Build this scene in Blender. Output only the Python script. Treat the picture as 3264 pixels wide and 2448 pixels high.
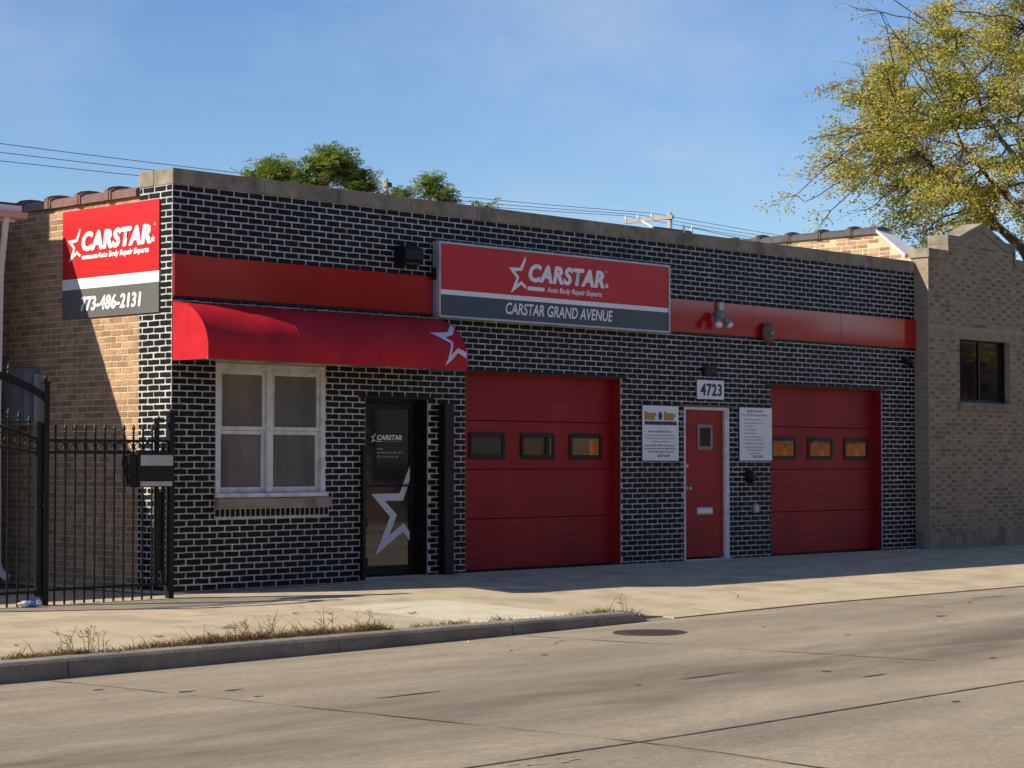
import bpy, bmesh, math, random
from mathutils import Vector, Matrix, noise as mnoise
R = math.radians
rng = random.Random(7)
for o in list(bpy.data.objects): bpy.data.objects.remove(o)
scene = bpy.context.scene
col = scene.collection

# ---------------------------------------------------------------- camera
cam = bpy.data.cameras.new("camera"); cam.sensor_width = 36; cam.lens = 73.33
cam.clip_start = .1; cam.clip_end = 3000
camo = bpy.data.objects.new("camera", cam); col.objects.link(camo)
camo.location = (-13.300, -17.550, 1.351)
camo.rotation_euler = (R(90 + 2.149), 0, R(-46.434))
scene.camera = camo
CAMP = Vector(camo.location)

# ---------------------------------------------------------------- sky, sun, exposure
SUN_A, SUN_E = R(21.8), R(36.0)          # angle to the facade line, elevation
sun_dir = Vector((-math.cos(SUN_A)*math.cos(SUN_E), math.sin(SUN_A)*math.cos(SUN_E), math.sin(SUN_E)))
world = bpy.data.worlds.new("World"); scene.world = world; world.use_nodes = True
nt = world.node_tree; nt.nodes.clear()
wout = nt.nodes.new("ShaderNodeOutputWorld"); bg = nt.nodes.new("ShaderNodeBackground")
sky = nt.nodes.new("ShaderNodeTexSky"); sky.sky_type = 'NISHITA'; sky.sun_disc = False
sky.sun_elevation = SUN_E; sky.sun_rotation = math.atan2(sun_dir.x, sun_dir.y)
sky.altitude = 180; sky.air_density = 1.0; sky.dust_density = .25; sky.ozone_density = 3.5
# thin, even veils of cirrus over the whole sky
tc = nt.nodes.new("ShaderNodeTexCoord"); mp = nt.nodes.new("ShaderNodeMapping")
mp.inputs['Rotation'].default_value = (0, 0, R(20)); mp.inputs['Scale'].default_value = (1.6, 4.2, 6.5)
cn = nt.nodes.new("ShaderNodeTexNoise"); cn.inputs['Scale'].default_value = 1.5; cn.inputs['Detail'].default_value = 7
cn.inputs['Roughness'].default_value = .58
cr = nt.nodes.new("ShaderNodeMapRange"); cr.inputs['From Min'].default_value = .46; cr.inputs['From Max'].default_value = .86
cr.inputs['To Max'].default_value = .36
cm = nt.nodes.new("ShaderNodeMix"); cm.data_type = 'RGBA'; cm.inputs['B'].default_value = (5.6, 6.0, 6.6, 1)
nt.links.new(tc.outputs['Generated'], mp.inputs['Vector']); nt.links.new(mp.outputs['Vector'], cn.inputs['Vector'])
nt.links.new(cn.outputs['Fac'], cr.inputs['Value']); nt.links.new(cr.outputs['Result'], cm.inputs['Factor'])
hs = nt.nodes.new('ShaderNodeHueSaturation'); hs.inputs['Saturation'].default_value = 1.16; hs.inputs['Hue'].default_value = .508
nt.links.new(sky.outputs['Color'], hs.inputs['Color']); nt.links.new(hs.outputs['Color'], cm.inputs['A']); nt.links.new(cm.outputs['Result'], bg.inputs['Color'])
bg.inputs['Strength'].default_value = .098
nt.links.new(bg.outputs['Background'], wout.inputs['Surface'])
sl = bpy.data.lights.new("sun", 'SUN'); sl.energy = 5.0; sl.angle = R(.53); sl.color = (1.0, .90, .74)
so = bpy.data.objects.new("sun", sl); col.objects.link(so); so.location = sun_dir*60
so.rotation_euler = sun_dir.to_track_quat('Z', 'Y').to_euler()
vs = scene.view_settings; vs.view_transform = 'Standard'; vs.look = 'None'; vs.gamma = 1; vs.exposure = .48
vs.use_curve_mapping = False

# ---------------------------------------------------------------- materials
M = {}
def mat(name, c, c2=None, rough=.7, scale=8., detail=5., stretch=(1, 1, 1), bump=0., bscale=60., metal=0., ior=1.5, coat=0.,
        rnd=0., lo=.35, hi=.65, spec=.5, c3=None, s3=1.2, f3=.5, transl=0., rvar=0., st3=(1, 1, 1), lo3=.5, hi3=.62, speck=0., sscale=70.):
    m = bpy.data.materials.new(name); m.use_nodes = True; t = m.node_tree; t.nodes.clear()
    N = t.nodes.new; L = t.links.new
    out = N("ShaderNodeOutputMaterial"); b = N("ShaderNodeBsdfPrincipled"); L(b.outputs[0], out.inputs[0])
    b.inputs['Roughness'].default_value = rough; b.inputs['Metallic'].default_value = metal
    b.inputs['IOR'].default_value = ior; b.inputs['Coat Weight'].default_value = coat; b.inputs['Coat Roughness'].default_value = .06
    b.inputs['Specular IOR Level'].default_value = spec
    geo = N("ShaderNodeNewGeometry")
    def nz(sc, det, st):
        mp_ = N("ShaderNodeMapping"); mp_.inputs['Scale'].default_value = st; L(geo.outputs['Position'], mp_.inputs['Vector'])
        n = N("ShaderNodeTexNoise"); n.inputs['Scale'].default_value = sc; n.inputs['Detail'].default_value = det
        n.inputs['Roughness'].default_value = .6; L(mp_.outputs[0], n.inputs['Vector']); return n
    cur = None
    if c2 is None: b.inputs['Base Color'].default_value = (*c, 1)
    else:
        n = nz(scale, detail, stretch)
        mr = N("ShaderNodeMapRange"); mr.inputs['From Min'].default_value = lo; mr.inputs['From Max'].default_value = hi
        L(n.outputs['Fac'], mr.inputs['Value'])
        fac = mr.outputs['Result']
        if rnd > 0:
            oi = N("ShaderNodeObjectInfo"); a = N("ShaderNodeMath"); a.operation = 'ADD'
            L(geo.outputs['Random Per Island'], a.inputs[0]); L(oi.outputs['Random'], a.inputs[1])
            fr = N("ShaderNodeMath"); fr.operation = 'FRACT'; L(a.outputs[0], fr.inputs[0])
            mx = N("ShaderNodeMix"); mx.inputs['Factor'].default_value = rnd
            L(fac, mx.inputs['A']); L(fr.outputs[0], mx.inputs['B']); fac = mx.outputs['Result']
        mc = N("ShaderNodeMix"); mc.data_type = 'RGBA'; mc.inputs['A'].default_value = (*c, 1); mc.inputs['B'].default_value = (*c2, 1)
        L(fac, mc.inputs['Factor']); cur = mc.outputs['Result']
        if c3 is not None:
            n3 = nz(s3, 6, st3); m3 = N("ShaderNodeMapRange"); m3.inputs['From Min'].default_value = lo3; m3.inputs['From Max'].default_value = hi3
            m3.inputs['To Max'].default_value = f3; L(n3.outputs['Fac'], m3.inputs['Value'])
            k = N("ShaderNodeMix"); k.data_type = 'RGBA'; k.inputs['B'].default_value = (*c3, 1)
            L(cur, k.inputs['A']); L(m3.outputs['Result'], k.inputs['Factor']); cur = k.outputs['Result']
        if speck > 0:
            ns0 = nz(sscale, 3, (1, 1, 1)); ms0 = N("ShaderNodeMapRange"); ms0.inputs['From Min'].default_value = .3; ms0.inputs['From Max'].default_value = .7
            ms0.inputs['To Min'].default_value = 1-speck; ms0.inputs['To Max'].default_value = 1+speck; L(ns0.outputs['Fac'], ms0.inputs['Value'])
            vm = N("ShaderNodeVectorMath"); vm.operation = 'SCALE'; L(cur, vm.inputs[0]); L(ms0.outputs['Result'], vm.inputs['Scale']); cur = vm.outputs[0]
        L(cur, b.inputs['Base Color'])
        if rvar > 0:
            rv = N("ShaderNodeMapRange"); rv.inputs['To Min'].default_value = max(0, rough-rvar); rv.inputs['To Max'].default_value = min(1, rough+rvar)
            L(n.outputs['Fac'], rv.inputs['Value']); L(rv.outputs[0], b.inputs['Roughness'])
    if bump > 0:
        n2 = nz(bscale, 4, (1, 1, 1)); bp = N("ShaderNodeBump"); bp.inputs['Strength'].default_value = bump
        bp.inputs['Distance'].default_value = .01; L(n2.outputs['Fac'], bp.inputs['Height']); L(bp.outputs[0], b.inputs['Normal'])
    if transl > 0:
        tr = N("ShaderNodeBsdfTranslucent"); ms = N("ShaderNodeMixShader"); ms.inputs[0].default_value = transl
        if cur is not None: L(cur, tr.inputs['Color'])
        else: tr.inputs['Color'].default_value = (*c, 1)
        L(b.outputs[0], ms.inputs[1]); L(tr.outputs[0], ms.inputs[2]); L(ms.outputs[0], out.inputs[0])
    M[name] = m; return m

mat('black_paint', (.0028, .0028, .003), (.0105, .0102, .0102), rough=.6, scale=9, rnd=.6, bump=.25, bscale=90, spec=.18, c3=(.040, .040, .038), s3=5, f3=.45, lo3=.55, hi3=.75)
mat('white_mortar', (.36, .362, .36), (.58, .58, .57), rough=.85, scale=4, bump=.3, bscale=120, c3=(.16, .165, .155), s3=.8, f3=.45, lo3=.46, hi3=.72, speck=.12, sscale=40)
mat('tan_brick', (.23, .135, .075), (.50, .315, .18), rough=.85, scale=14, rnd=.75, bump=.4, bscale=80, lo=.2, hi=.8, c3=(.16, .12, .09), s3=9, f3=.5)
mat('tan_mortar', (.52, .385, .235), (.68, .52, .33), rough=.9, scale=7, bump=.4, bscale=110)
mat('buff_brick', (.225, .168, .108), (.335, .252, .165), rough=.85, scale=14, rnd=.7, bump=.3, bscale=80, lo=.2, hi=.8)
mat('dark_header', (.125, .092, .062), (.23, .17, .115), rough=.85, scale=14, rnd=.7, bump=.3, bscale=80)
mat('buff_mortar', (.26, .215, .155), (.36, .30, .215), rough=.9, scale=5, bump=.3, bscale=110)
mat('common_brick', (.20, .105, .06), (.50, .33, .19), rough=.9, scale=10, rnd=.85, bump=.5, bscale=60, lo=.2, hi=.8)
mat('lime_stone', (.18, .15, .108), (.31, .26, .185), rough=.85, scale=4, bump=.3, bscale=70, c3=(.13, .11, .085), s3=2.4, f3=.75, st3=(1, 1, .6))
mat('clay_tile', (.155, .075, .060), (.24, .125, .10), rough=.55, scale=12, rnd=.3, bump=.15, bscale=50)
mat('dark_tile', (.055, .045, .045), (.10, .085, .08), rough=.55, scale=12, rnd=.3)
mat('concrete', (.415, .338, .218), (.505, .418, .275), rough=.9, scale=3.0, bump=.4, bscale=160, rnd=.22, c3=(.27, .225, .16), s3=1.4, f3=.55, rvar=.05, speck=.10, sscale=45)
mat('concrete_new', (.49, .435, .32), (.57, .51, .385), rough=.9, scale=3.0, bump=.3, bscale=160, speck=.06)
mat('road', (.270, .222, .152), (.345, .288, .200), rough=.85, scale=3.2, bump=.6, bscale=110, stretch=(.5, 1, 1), lo=.3, hi=.7,
    c3=(.125, .105, .085), s3=.8, f3=.58, st3=(.18, 1, 1), lo3=.46, hi3=.70, speck=.20, sscale=26)
mat('kerb', (.19, .17, .14), (.28, .25, .20), rough=.9, scale=5, bump=.5, bscale=60, c3=(.10, .09, .075), s3=2.5, f3=.6, speck=.15, sscale=40)
mat('joint_dirt', (.040, .032, .025), (.085, .070, .052), rough=.95, scale=9)
mat('earth', (.10, .085, .06), (.16, .135, .10), rough=.95, scale=.4)
mat('red_panel', (.36, .008, .013), (.40, .011, .016), rough=.09, scale=1.2, ior=1.5, coat=.25, bump=.010, bscale=1.1)
mat('red_paint', (.27, .011, .014), (.32, .016, .019), rough=.5, spec=.22, scale=1.6, bump=.04, bscale=30, c3=(.12, .010, .011), s3=.9, f3=.5, st3=(1, 1, .4), lo3=.46, hi3=.70)
mat('red_door', (.30, .012, .014), (.34, .016, .018), rough=.45, scale=2, spec=.25, c3=(.18, .012, .013), s3=1.5, f3=.4)
mat('sign_red', (.50, .018, .020), (.54, .024, .025), rough=.4, scale=2, spec=.3)
mat('sign_white', (.74, .74, .74), (.80, .80, .80), rough=.4, scale=3)
mat('print_white', (.78, .78, .79), rough=.45)
mat('sign_grey', (.115, .115, .112), (.13, .13, .127), rough=.4, scale=2)
mat('box_grey', (.040, .055, .070), (.050, .066, .082), rough=.35, scale=2)
mat('canvas', (.44, .010, .018), (.52, .015, .024), rough=.6, scale=6, bump=.12, bscale=300, transl=.04, spec=.2, c3=(.30, .010, .015), s3=1.8, f3=.5, st3=(1, .6, .4))
mat('decal_lilac', (.60, .60, .68), rough=.5)
mat('sign_metal', (.36, .36, .37), (.46, .46, .47), rough=.38, scale=6, metal=.5)
mat('white_frame', (.56, .56, .57), (.68, .68, .69), rough=.5, scale=5, c3=(.36, .34, .31), s3=6, f3=.5)
mat('aluminium', (.45, .46, .48), (.55, .56, .58), rough=.35, metal=.7, scale=9)
mat('black_metal', (.004, .004, .0045), (.009, .009, .0095), rough=.45, scale=12, bump=.1, spec=.3)
mat('iron', (.004, .004, .0045), (.010, .0095, .0095), rough=.5, scale=25, bump=.15, bscale=80, spec=.3)
mat('glass', (.013, .015, .014), rough=.03, ior=1.95, bump=.015, bscale=1.3)
mat('glass_mirror', (.010, .011, .010), rough=.02, ior=2.3, bump=.01, bscale=1.6)
mat('sky_grey_glass', (.075, .080, .080), (.155, .160, .155), rough=.05, ior=1.6, scale=2.0, lo=.3, hi=.7, bump=.02, bscale=1.5, stretch=(1.4, 1, .6))  # mottled grey painted in for reflected sky and pale curtains in the panes
mat('dark_glass', (.004, .004, .005), rough=.03, ior=1.42, bump=.01, bscale=1.3)
mat('rust', (.10, .05, .032), (.17, .085, .055), rough=.6, scale=30)
mat('iron_cover', (.030, .021, .017), (.060, .042, .034), rough=.7, scale=30, bump=.4)
mat('navy', (.010, .018, .07), rough=.5)
mat('ink', (.06, .075, .12), rough=.5)
mat('ink_pale', (.26, .29, .36), rough=.5)
mat('gold', (.42, .23, .03), rough=.5)
mat('wood_pole', (.25, .225, .20), (.38, .35, .31), rough=.9, scale=5, stretch=(6, 6, .6), bump=.3)
mat('porcelain', (.75, .76, .76), rough=.25)
mat('wire', (.04, .05, .07), rough=.6)
mat('bark', (.060, .045, .035), (.11, .085, .065), rough=.95, scale=9, stretch=(3, 3, .7), bump=.5, bscale=30)
mat('locust_leaf', (.20, .25, .04), (.62, .48, .075), rough=.6, scale=.7, rnd=.40, lo=.36, hi=.62, transl=.42)
mat('sumac_leaf', (.12, .19, .035), (.34, .39, .07), rough=.55, scale=1.3, rnd=.6, transl=.35)
mat('far_leaf', (.035, .06, .015), (.16, .15, .03), rough=.6, scale=.6, rnd=.6, transl=.25)
mat('dry_grass', (.10, .052, .026), (.30, .185, .085), rough=.9, scale=3, rnd=.8, transl=.15)
mat('weed_green', (.09, .115, .03), (.24, .22, .075), rough=.9, scale=3, rnd=.8, transl=.2)
mat('plastic_clear', (.55, .60, .66), rough=.15, spec=.8)
mat('plastic_blue', (.10, .22, .45), rough=.3)
mat('paper', (.62, .61, .58), (.72, .71, .68), rough=.8, scale=20)
mat('dead_leaf', (.16, .10, .045), (.26, .17, .07), rough=.9, scale=20, rnd=.7)
mat('yellow_paint', (.40, .27, .07), (.33, .25, .13), rough=.8, scale=30)
mat('house_white', (.62, .60, .58), (.70, .68, .66), rough=.6, scale=3)
mat('house_pink', (.50, .34, .30), (.56, .39, .34), rough=.6, scale=3)
mat('siding', (.42, .37, .31), (.50, .44, .37), rough=.7, scale=3)
mat('shingle', (.035, .033, .033), (.07, .065, .06), rough=.9, scale=20)
mat('tar_roof', (.05, .05, .05), (.09, .09, .088), rough=.95, scale=2)
mat('cream_wall', (.27, .215, .16), (.34, .28, .21), rough=.85, scale=1.5)
mat('brown_wall', (.17, .10, .065), (.24, .145, .095), rough=.85, scale=1.5)
mat('orange_paint', (.62, .16, .022), (.68, .20, .03), rough=.5, scale=2)
mat('pale_orange', (.70, .42, .22), rough=.5)
mat('grey_box', (.16, .17, .18), (.22, .23, .24), rough=.5, scale=5)

# oil-darkened wheel paths along the lanes
def wheel_paths(m, bands):
    t = m.node_tree; N, L = t.nodes.new, t.links.new; b = [n for n in t.nodes if n.type == 'BSDF_PRINCIPLED'][0]
    src = b.inputs['Base Color'].links[0].from_socket; geo = N('ShaderNodeNewGeometry'); sx = N('ShaderNodeSeparateXYZ'); L(geo.outputs['Position'], sx.inputs[0])
    mp_ = N('ShaderNodeMapping'); mp_.inputs['Scale'].default_value = (.28, 1.0, 1); L(geo.outputs['Position'], mp_.inputs['Vector'])
    n = N('ShaderNodeTexNoise'); n.inputs['Scale'].default_value = 1.5; n.inputs['Detail'].default_value = 7; n.inputs['Roughness'].default_value = .65; L(mp_.outputs[0], n.inputs['Vector'])
    for (yc, hw, amt) in bands:
        a = N('ShaderNodeMath'); a.operation = 'ADD'; a.inputs[1].default_value = -yc; L(sx.outputs['Y'], a.inputs[0])
        ab = N('ShaderNodeMath'); ab.operation = 'ABSOLUTE'; L(a.outputs[0], ab.inputs[0])
        mr = N('ShaderNodeMapRange'); mr.interpolation_type = 'SMOOTHSTEP'; mr.inputs['From Max'].default_value = hw; mr.inputs['To Min'].default_value = 1; mr.inputs['To Max'].default_value = 0; L(ab.outputs[0], mr.inputs['Value'])
        nr = N('ShaderNodeMapRange'); nr.inputs['From Min'].default_value = .36; nr.inputs['From Max'].default_value = .62; nr.inputs['To Max'].default_value = amt; L(n.outputs['Fac'], nr.inputs['Value'])
        mu = N('ShaderNodeMath'); mu.operation = 'MULTIPLY'; L(mr.outputs[0], mu.inputs[0]); L(nr.outputs[0], mu.inputs[1])
        k = N('ShaderNodeMix'); k.data_type = 'RGBA'; k.inputs['B'].default_value = (.118, .092, .066, 1); L(mu.outputs[0], k.inputs['Factor']); L(src, k.inputs['A']); src = k.outputs['Result']
    L(src, b.inputs['Base Color'])
wheel_paths(M['road'], [(-8.2, 1.6, .95), (-6.1, .7, .40), (-12.6, 1.6, .50)])
# ---------------------------------------------------------------- mesh helpers
def link(o, parent=None):
    col.objects.link(o)
    if parent is not None: o.parent = parent
    return o
class MB:
    def __init__(s): s.v = []; s.f = []
    def quad(s, a, b, c, d): n = len(s.v); s.v += [a, b, c, d]; s.f.append((n, n+1, n+2, n+3)); return s
    def poly(s, pts): n = len(s.v); s.v += list(pts); s.f.append(tuple(range(n, n+len(pts)))); return s
    def box(s, x0, x1, y0, y1, z0, z1):
        n = len(s.v)
        s.v += [(x0, y0, z0), (x1, y0, z0), (x1, y1, z0), (x0, y1, z0), (x0, y0, z1), (x1, y0, z1), (x1, y1, z1), (x0, y1, z1)]
        for q in ((0, 3, 2, 1), (4, 5, 6, 7), (0, 1, 5, 4), (1, 2, 6, 5), (2, 3, 7, 6), (3, 0, 4, 7)): s.f.append(tuple(n+i for i in q))
        return s
    def prism(s, pts, d):                      # polygon (3d points) extruded by vector d
        n = len(s.v); k = len(pts); d = Vector(d)
        s.v += [tuple(p) for p in pts] + [tuple(Vector(p)+d) for p in pts]
        s.f.append(tuple(range(n, n+k))); s.f.append(tuple(range(n+2*k-1, n+k-1, -1)))
        for i in range(k): j = (i+1) % k; s.f.append((n+j, n+i, n+k+i, n+k+j))
        return s
    def tube(s, path, rad, seg=8, cap=True):
        P = [Vector(p) for p in path]; rr = rad if isinstance(rad, (list, tuple)) else [rad]*len(P)
        n0 = len(s.v); up = Vector((0, 0, 1))
        for i, p in enumerate(P):
            t = (P[min(i+1, len(P)-1)] - P[max(i-1, 0)]).normalized()
            a = t.cross(up)
            if a.length < 1e-3: a = t.cross(Vector((1, 0, 0)))
            a.normalize(); b = t.cross(a)
            for k in range(seg):
                w = 2*math.pi*(k+.5)/seg; s.v.append(tuple(p + (a*math.cos(w)+b*math.sin(w))*rr[i]))
        for i in range(len(P)-1):
            for k in range(seg):
                k2 = (k+1) % seg; a = n0+i*seg
                s.f.append((a+k, a+k2, a+seg+k2, a+seg+k))
        if cap:
            s.f.append(tuple(n0+k for k in reversed(range(seg)))); s.f.append(tuple(n0+(len(P)-1)*seg+k for k in range(seg)))
        return s
    def lathe(s, c, axis, prof, seg=20):       # prof: (radius, distance along axis)
        c = Vector(c); ax = Vector(axis).normalized(); a = ax.orthogonal().normalized(); b = ax.cross(a); n0 = len(s.v)
        for r, h in prof:
            for k in range(seg):
                w = 2*math.pi*k/seg; s.v.append(tuple(c+ax*h+(a*math.cos(w)+b*math.sin(w))*r))
        for i in range(len(prof)-1):
            for k in range(seg):
                k2 = (k+1) % seg; q = n0+i*seg; s.f.append((q+k, q+k2, q+seg+k2, q+seg+k))
        s.f.append(tuple(n0+k for k in reversed(range(seg)))); s.f.append(tuple(n0+(len(prof)-1)*seg+k for k in range(seg)))
        return s
    def mesh(s, name, m, smooth=False, fix=True):
        me = bpy.data.meshes.new(name); me.from_pydata([tuple(x) for x in s.v], [], s.f)
        if fix:
            bm = bmesh.new(); bm.from_mesh(me); bmesh.ops.recalc_face_normals(bm, faces=bm.faces); bm.to_mesh(me); bm.free()
        if m: me.materials.append(M[m])
        if smooth: me.polygons.foreach_set('use_smooth', [True]*len(me.polygons))
        me.update(); return me
    def build(s, name, m, parent=None, smooth=False, bevel=0, fix=True):
        o = bpy.data.objects.new(name, s.mesh(name, m, smooth, fix)); link(o, parent)
        if bevel: 
            b = o.modifiers.new('bevel', 'BEVEL'); b.width = bevel; b.segments = 2; b.limit_method = 'ANGLE'
        return o
def tag(o, label, cat, group=None):
    o['label'] = label; o['category'] = cat
    if group: o['group'] = group
    return o
def thing(name, label, cat, loc=(0, 0, 0), group=None):
    """an Empty whose parts are given in world coordinates: kept at the origin unless told otherwise"""
    o = bpy.data.objects.new(name, None); o.empty_display_size = .2; link(o); o.location = loc
    return tag(o, label, cat, group)
def struct(o): o['kind'] = 'structure'; return o
def box(name, m, parent, x0, x1, y0, y1, z0, z1, bevel=0): return MB().box(x0, x1, y0, y1, z0, z1).build(name, m, parent, bevel=bevel)
def lerp(a, b, t): return a+(b-a)*t
def sstep(a, b, x): t = min(1, max(0, (x-a)/(b-a))); return t*t*(3-2*t)

def text_mesh(txt, P, ux, uz, un, w, h, shear=0., bold=0., spacing=1.0, m='print_white', name='lettering', parent=None, lift=.003):
    """flat lettering fitted into width w (along ux) and height h (along uz), lower left at P"""
    cu = bpy.data.curves.new('t', 'FONT'); cu.body = txt; cu.offset = bold; cu.space_character = spacing; cu.shear = shear; cu.resolution_u = 3
    ob = bpy.data.objects.new('t', cu); col.objects.link(ob); bpy.context.view_layer.update()
    me = bpy.data.meshes.new_from_object(ob.evaluated_get(bpy.context.evaluated_depsgraph_get()))
    bpy.data.objects.remove(ob); bpy.data.curves.remove(cu)
    xs = [v.co.x for v in me.vertices]; ys = [v.co.y for v in me.vertices]
    x0, x1, y0, y1 = min(xs), max(xs), min(ys), max(ys)
    P, ux, uz, un = Vector(P), Vector(ux), Vector(uz), Vector(un)
    for v in me.vertices:
        v.co = P + ux*((v.co.x-x0)/(x1-x0)*w) + uz*((v.co.y-y0)/(y1-y0)*h) + un*lift
    me.materials.clear(); me.materials.append(M[m]); me.name = name
    return link(bpy.data.objects.new(name, me), parent)
def bold_text(txt, P, ux, uz, un, w, h, d, **k):
    """heavy lettering: the same line laid over itself with small shifts, each a hair prouder"""
    lift = k.pop('lift', .003); obs = []
    for i, (a, b_) in enumerate([(0, 0), (-d, 0), (d, 0), (0, d*.6), (0, -d*.6)]):
        q = Vector(P)+Vector(ux)*a+Vector(uz)*b_; obs.append(text_mesh(txt, q, ux, uz, un, w, h, lift=lift+i*.0004, **k))
    bm = bmesh.new()
    for o in obs: bm.from_mesh(o.data)
    bm.to_mesh(obs[0].data); bm.free()
    for o in obs[1:]: bpy.data.objects.remove(o)
    return obs[0]
def flat_poly(pts2, P, ux, uz, un, m, name, parent, lift=.003):
    P, ux, uz, un = Vector(P), Vector(ux), Vector(uz), Vector(un)
    bm = bmesh.new(); vs_ = [bm.verts.new(P+ux*a+uz*b+un*lift) for a, b in pts2]; f = bm.faces.new(vs_); bm.normal_update()
    bmesh.ops.triangulate(bm, faces=[f]); me = bpy.data.meshes.new(name); bm.to_mesh(me); bm.free(); me.materials.append(M[m])
    return link(bpy.data.objects.new(name, me), parent)
def star5(cx, cz, r, r2=None, rot=0):
    r2 = r2 or r*.42
    return [(cx+(r if i % 2 == 0 else r2)*math.sin(rot+i*math.pi/5), cz+(r if i % 2 == 0 else r2)*math.cos(rot+i*math.pi/5)) for i in range(10)]

# ---------------------------------------------------------------- walls with openings, and bricks on them
W, H = .2032, .0677
def wall_mesh(name, m, parent, toP, u0, u1, z0, z1, holes, thick):
    """wall with real openings. toP(u, d, z) -> point, d = depth behind the face"""
    us = sorted({u0, u1, *[h[0] for h in holes], *[h[1] for h in holes]}); zs = sorted({z0, z1, *[h[2] for h in holes], *[h[3] for h in holes]})
    us = [u for u in us if u0 <= u <= u1]; zs = [z for z in zs if z0 <= z <= z1]
    def solid(i, j):
        if i < 0 or j < 0 or i >= len(us)-1 or j >= len(zs)-1: return False
        uc, zc = (us[i]+us[i+1])/2, (zs[j]+zs[j+1])/2
        return not any(h[0] < uc < h[1] and h[2] < zc < h[3] for h in holes)
    b = MB()
    for i in range(len(us)-1):
        for j in range(len(zs)-1):
            if not solid(i, j): continue
            a, c, e, f = us[i], us[i+1], zs[j], zs[j+1]
            b.quad(toP(a, 0, e), toP(c, 0, e), toP(c, 0, f), toP(a, 0, f)); b.quad(toP(a, thick, e), toP(a, thick, f), toP(c, thick, f), toP(c, thick, e))
            if not solid(i-1, j): b.quad(toP(a, 0, e), toP(a, 0, f), toP(a, thick, f), toP(a, thick, e))
            if not solid(i+1, j): b.quad(toP(c, 0, e), toP(c, thick, e), toP(c, thick, f), toP(c, 0, f))
            if not solid(i, j-1): b.quad(toP(a, 0, e), toP(a, thick, e), toP(c, thick, e), toP(c, 0, e))
            if not solid(i, j+1): b.quad(toP(a, 0, f), toP(c, 0, f), toP(c, thick, f), toP(a, thick, f))
    o = b.build(name, m, parent); return o
def brick_outline(w, h, r, wob):
    """irregular painted outline of one brick, counter clockwise, centred"""
    a, b = w/2, h/2; c = min(.005, w*.12, h*.2)
    pts = []
    nx = 5 if w > .1 else 3
    for i in range(nx): pts.append((lerp(-a+c, a-c, i/(nx-1))+r.uniform(-wob, wob), -b+r.uniform(-wob, wob)))
    pts.append((a+r.uniform(-wob, wob), -b*.74)); pts.append((a+r.uniform(-wob, wob), b*.74))
    for i in range(nx): pts.append((lerp(a-c, -a+c, i/(nx-1))+r.uniform(-wob, wob), b+r.uniform(-wob, wob)))
    pts.append((-a+r.uniform(-wob, wob), b*.74)); pts.append((-a+r.uniform(-wob, wob), -b*.74))
    return pts
def add_brick(b, toP, uc, zc, w, h, proud, r, wob):
    out = brick_outline(w, h, r, wob); n = len(out); k = len(b.v); ins = .0025
    t1, t2 = r.uniform(-.0012, .0012), r.uniform(-.0008, .0008)
    for (x, z) in out: b.v.append(tuple(toP(uc+x, .002, zc+z)))
    for (x, z) in out:
        fx, fz = max(0, 1-ins*2/w), max(0, 1-ins*2/h)
        b.v.append(tuple(toP(uc+x*fx, -proud+t1*x/w+t2*z/h, zc+z*fz)))
    b.f.append(tuple(range(k+n, k+2*n)))
    for i in range(n): j = (i+1) % n; b.f.append((k+i, k+j, k+n+j, k+n+i))
def lay_bricks(rects, toP, m, parent, limit, name='brick', rest='brickwork', proud=.0045, wob=.0022, seed=1, fix=True):
    """the `limit` bricks nearest the camera are objects of their own, the rest one joined part. rects: (u0,u1,z0,z1)"""
    r = random.Random(seed)
    rects = sorted(rects, key=lambda q: (Vector(toP((q[0]+q[1])/2, 0, (q[2]+q[3])/2))-CAMP).length)
    lib = {}
    for (a, c, e, f) in rects[:limit]:
        key = (round((c-a), 3), round((f-e), 3), r.randrange(5))
        o0 = Vector(toP(0, 0, 0))
        if key not in lib:
            b = MB(); add_brick(b, lambda u, d, z: Vector(toP(u, d, z))-o0, 0, 0, c-a, f-e, proud, r, wob); lib[key] = b.mesh(name, m, fix=fix)
        o = bpy.data.objects.new(name, lib[key]); link(o, parent)
        o.location = Vector(toP((a+c)/2, 0, (e+f)/2))
    if len(rects) > limit:
        b = MB()
        for (a, c, e, f) in rects[limit:]: add_brick(b, toP, (a+c)/2, (e+f)/2, c-a, f-e, proud, r, wob)
        o = b.build(rest, m, parent, fix=fix); o['kind'] = 'stuff'
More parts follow.
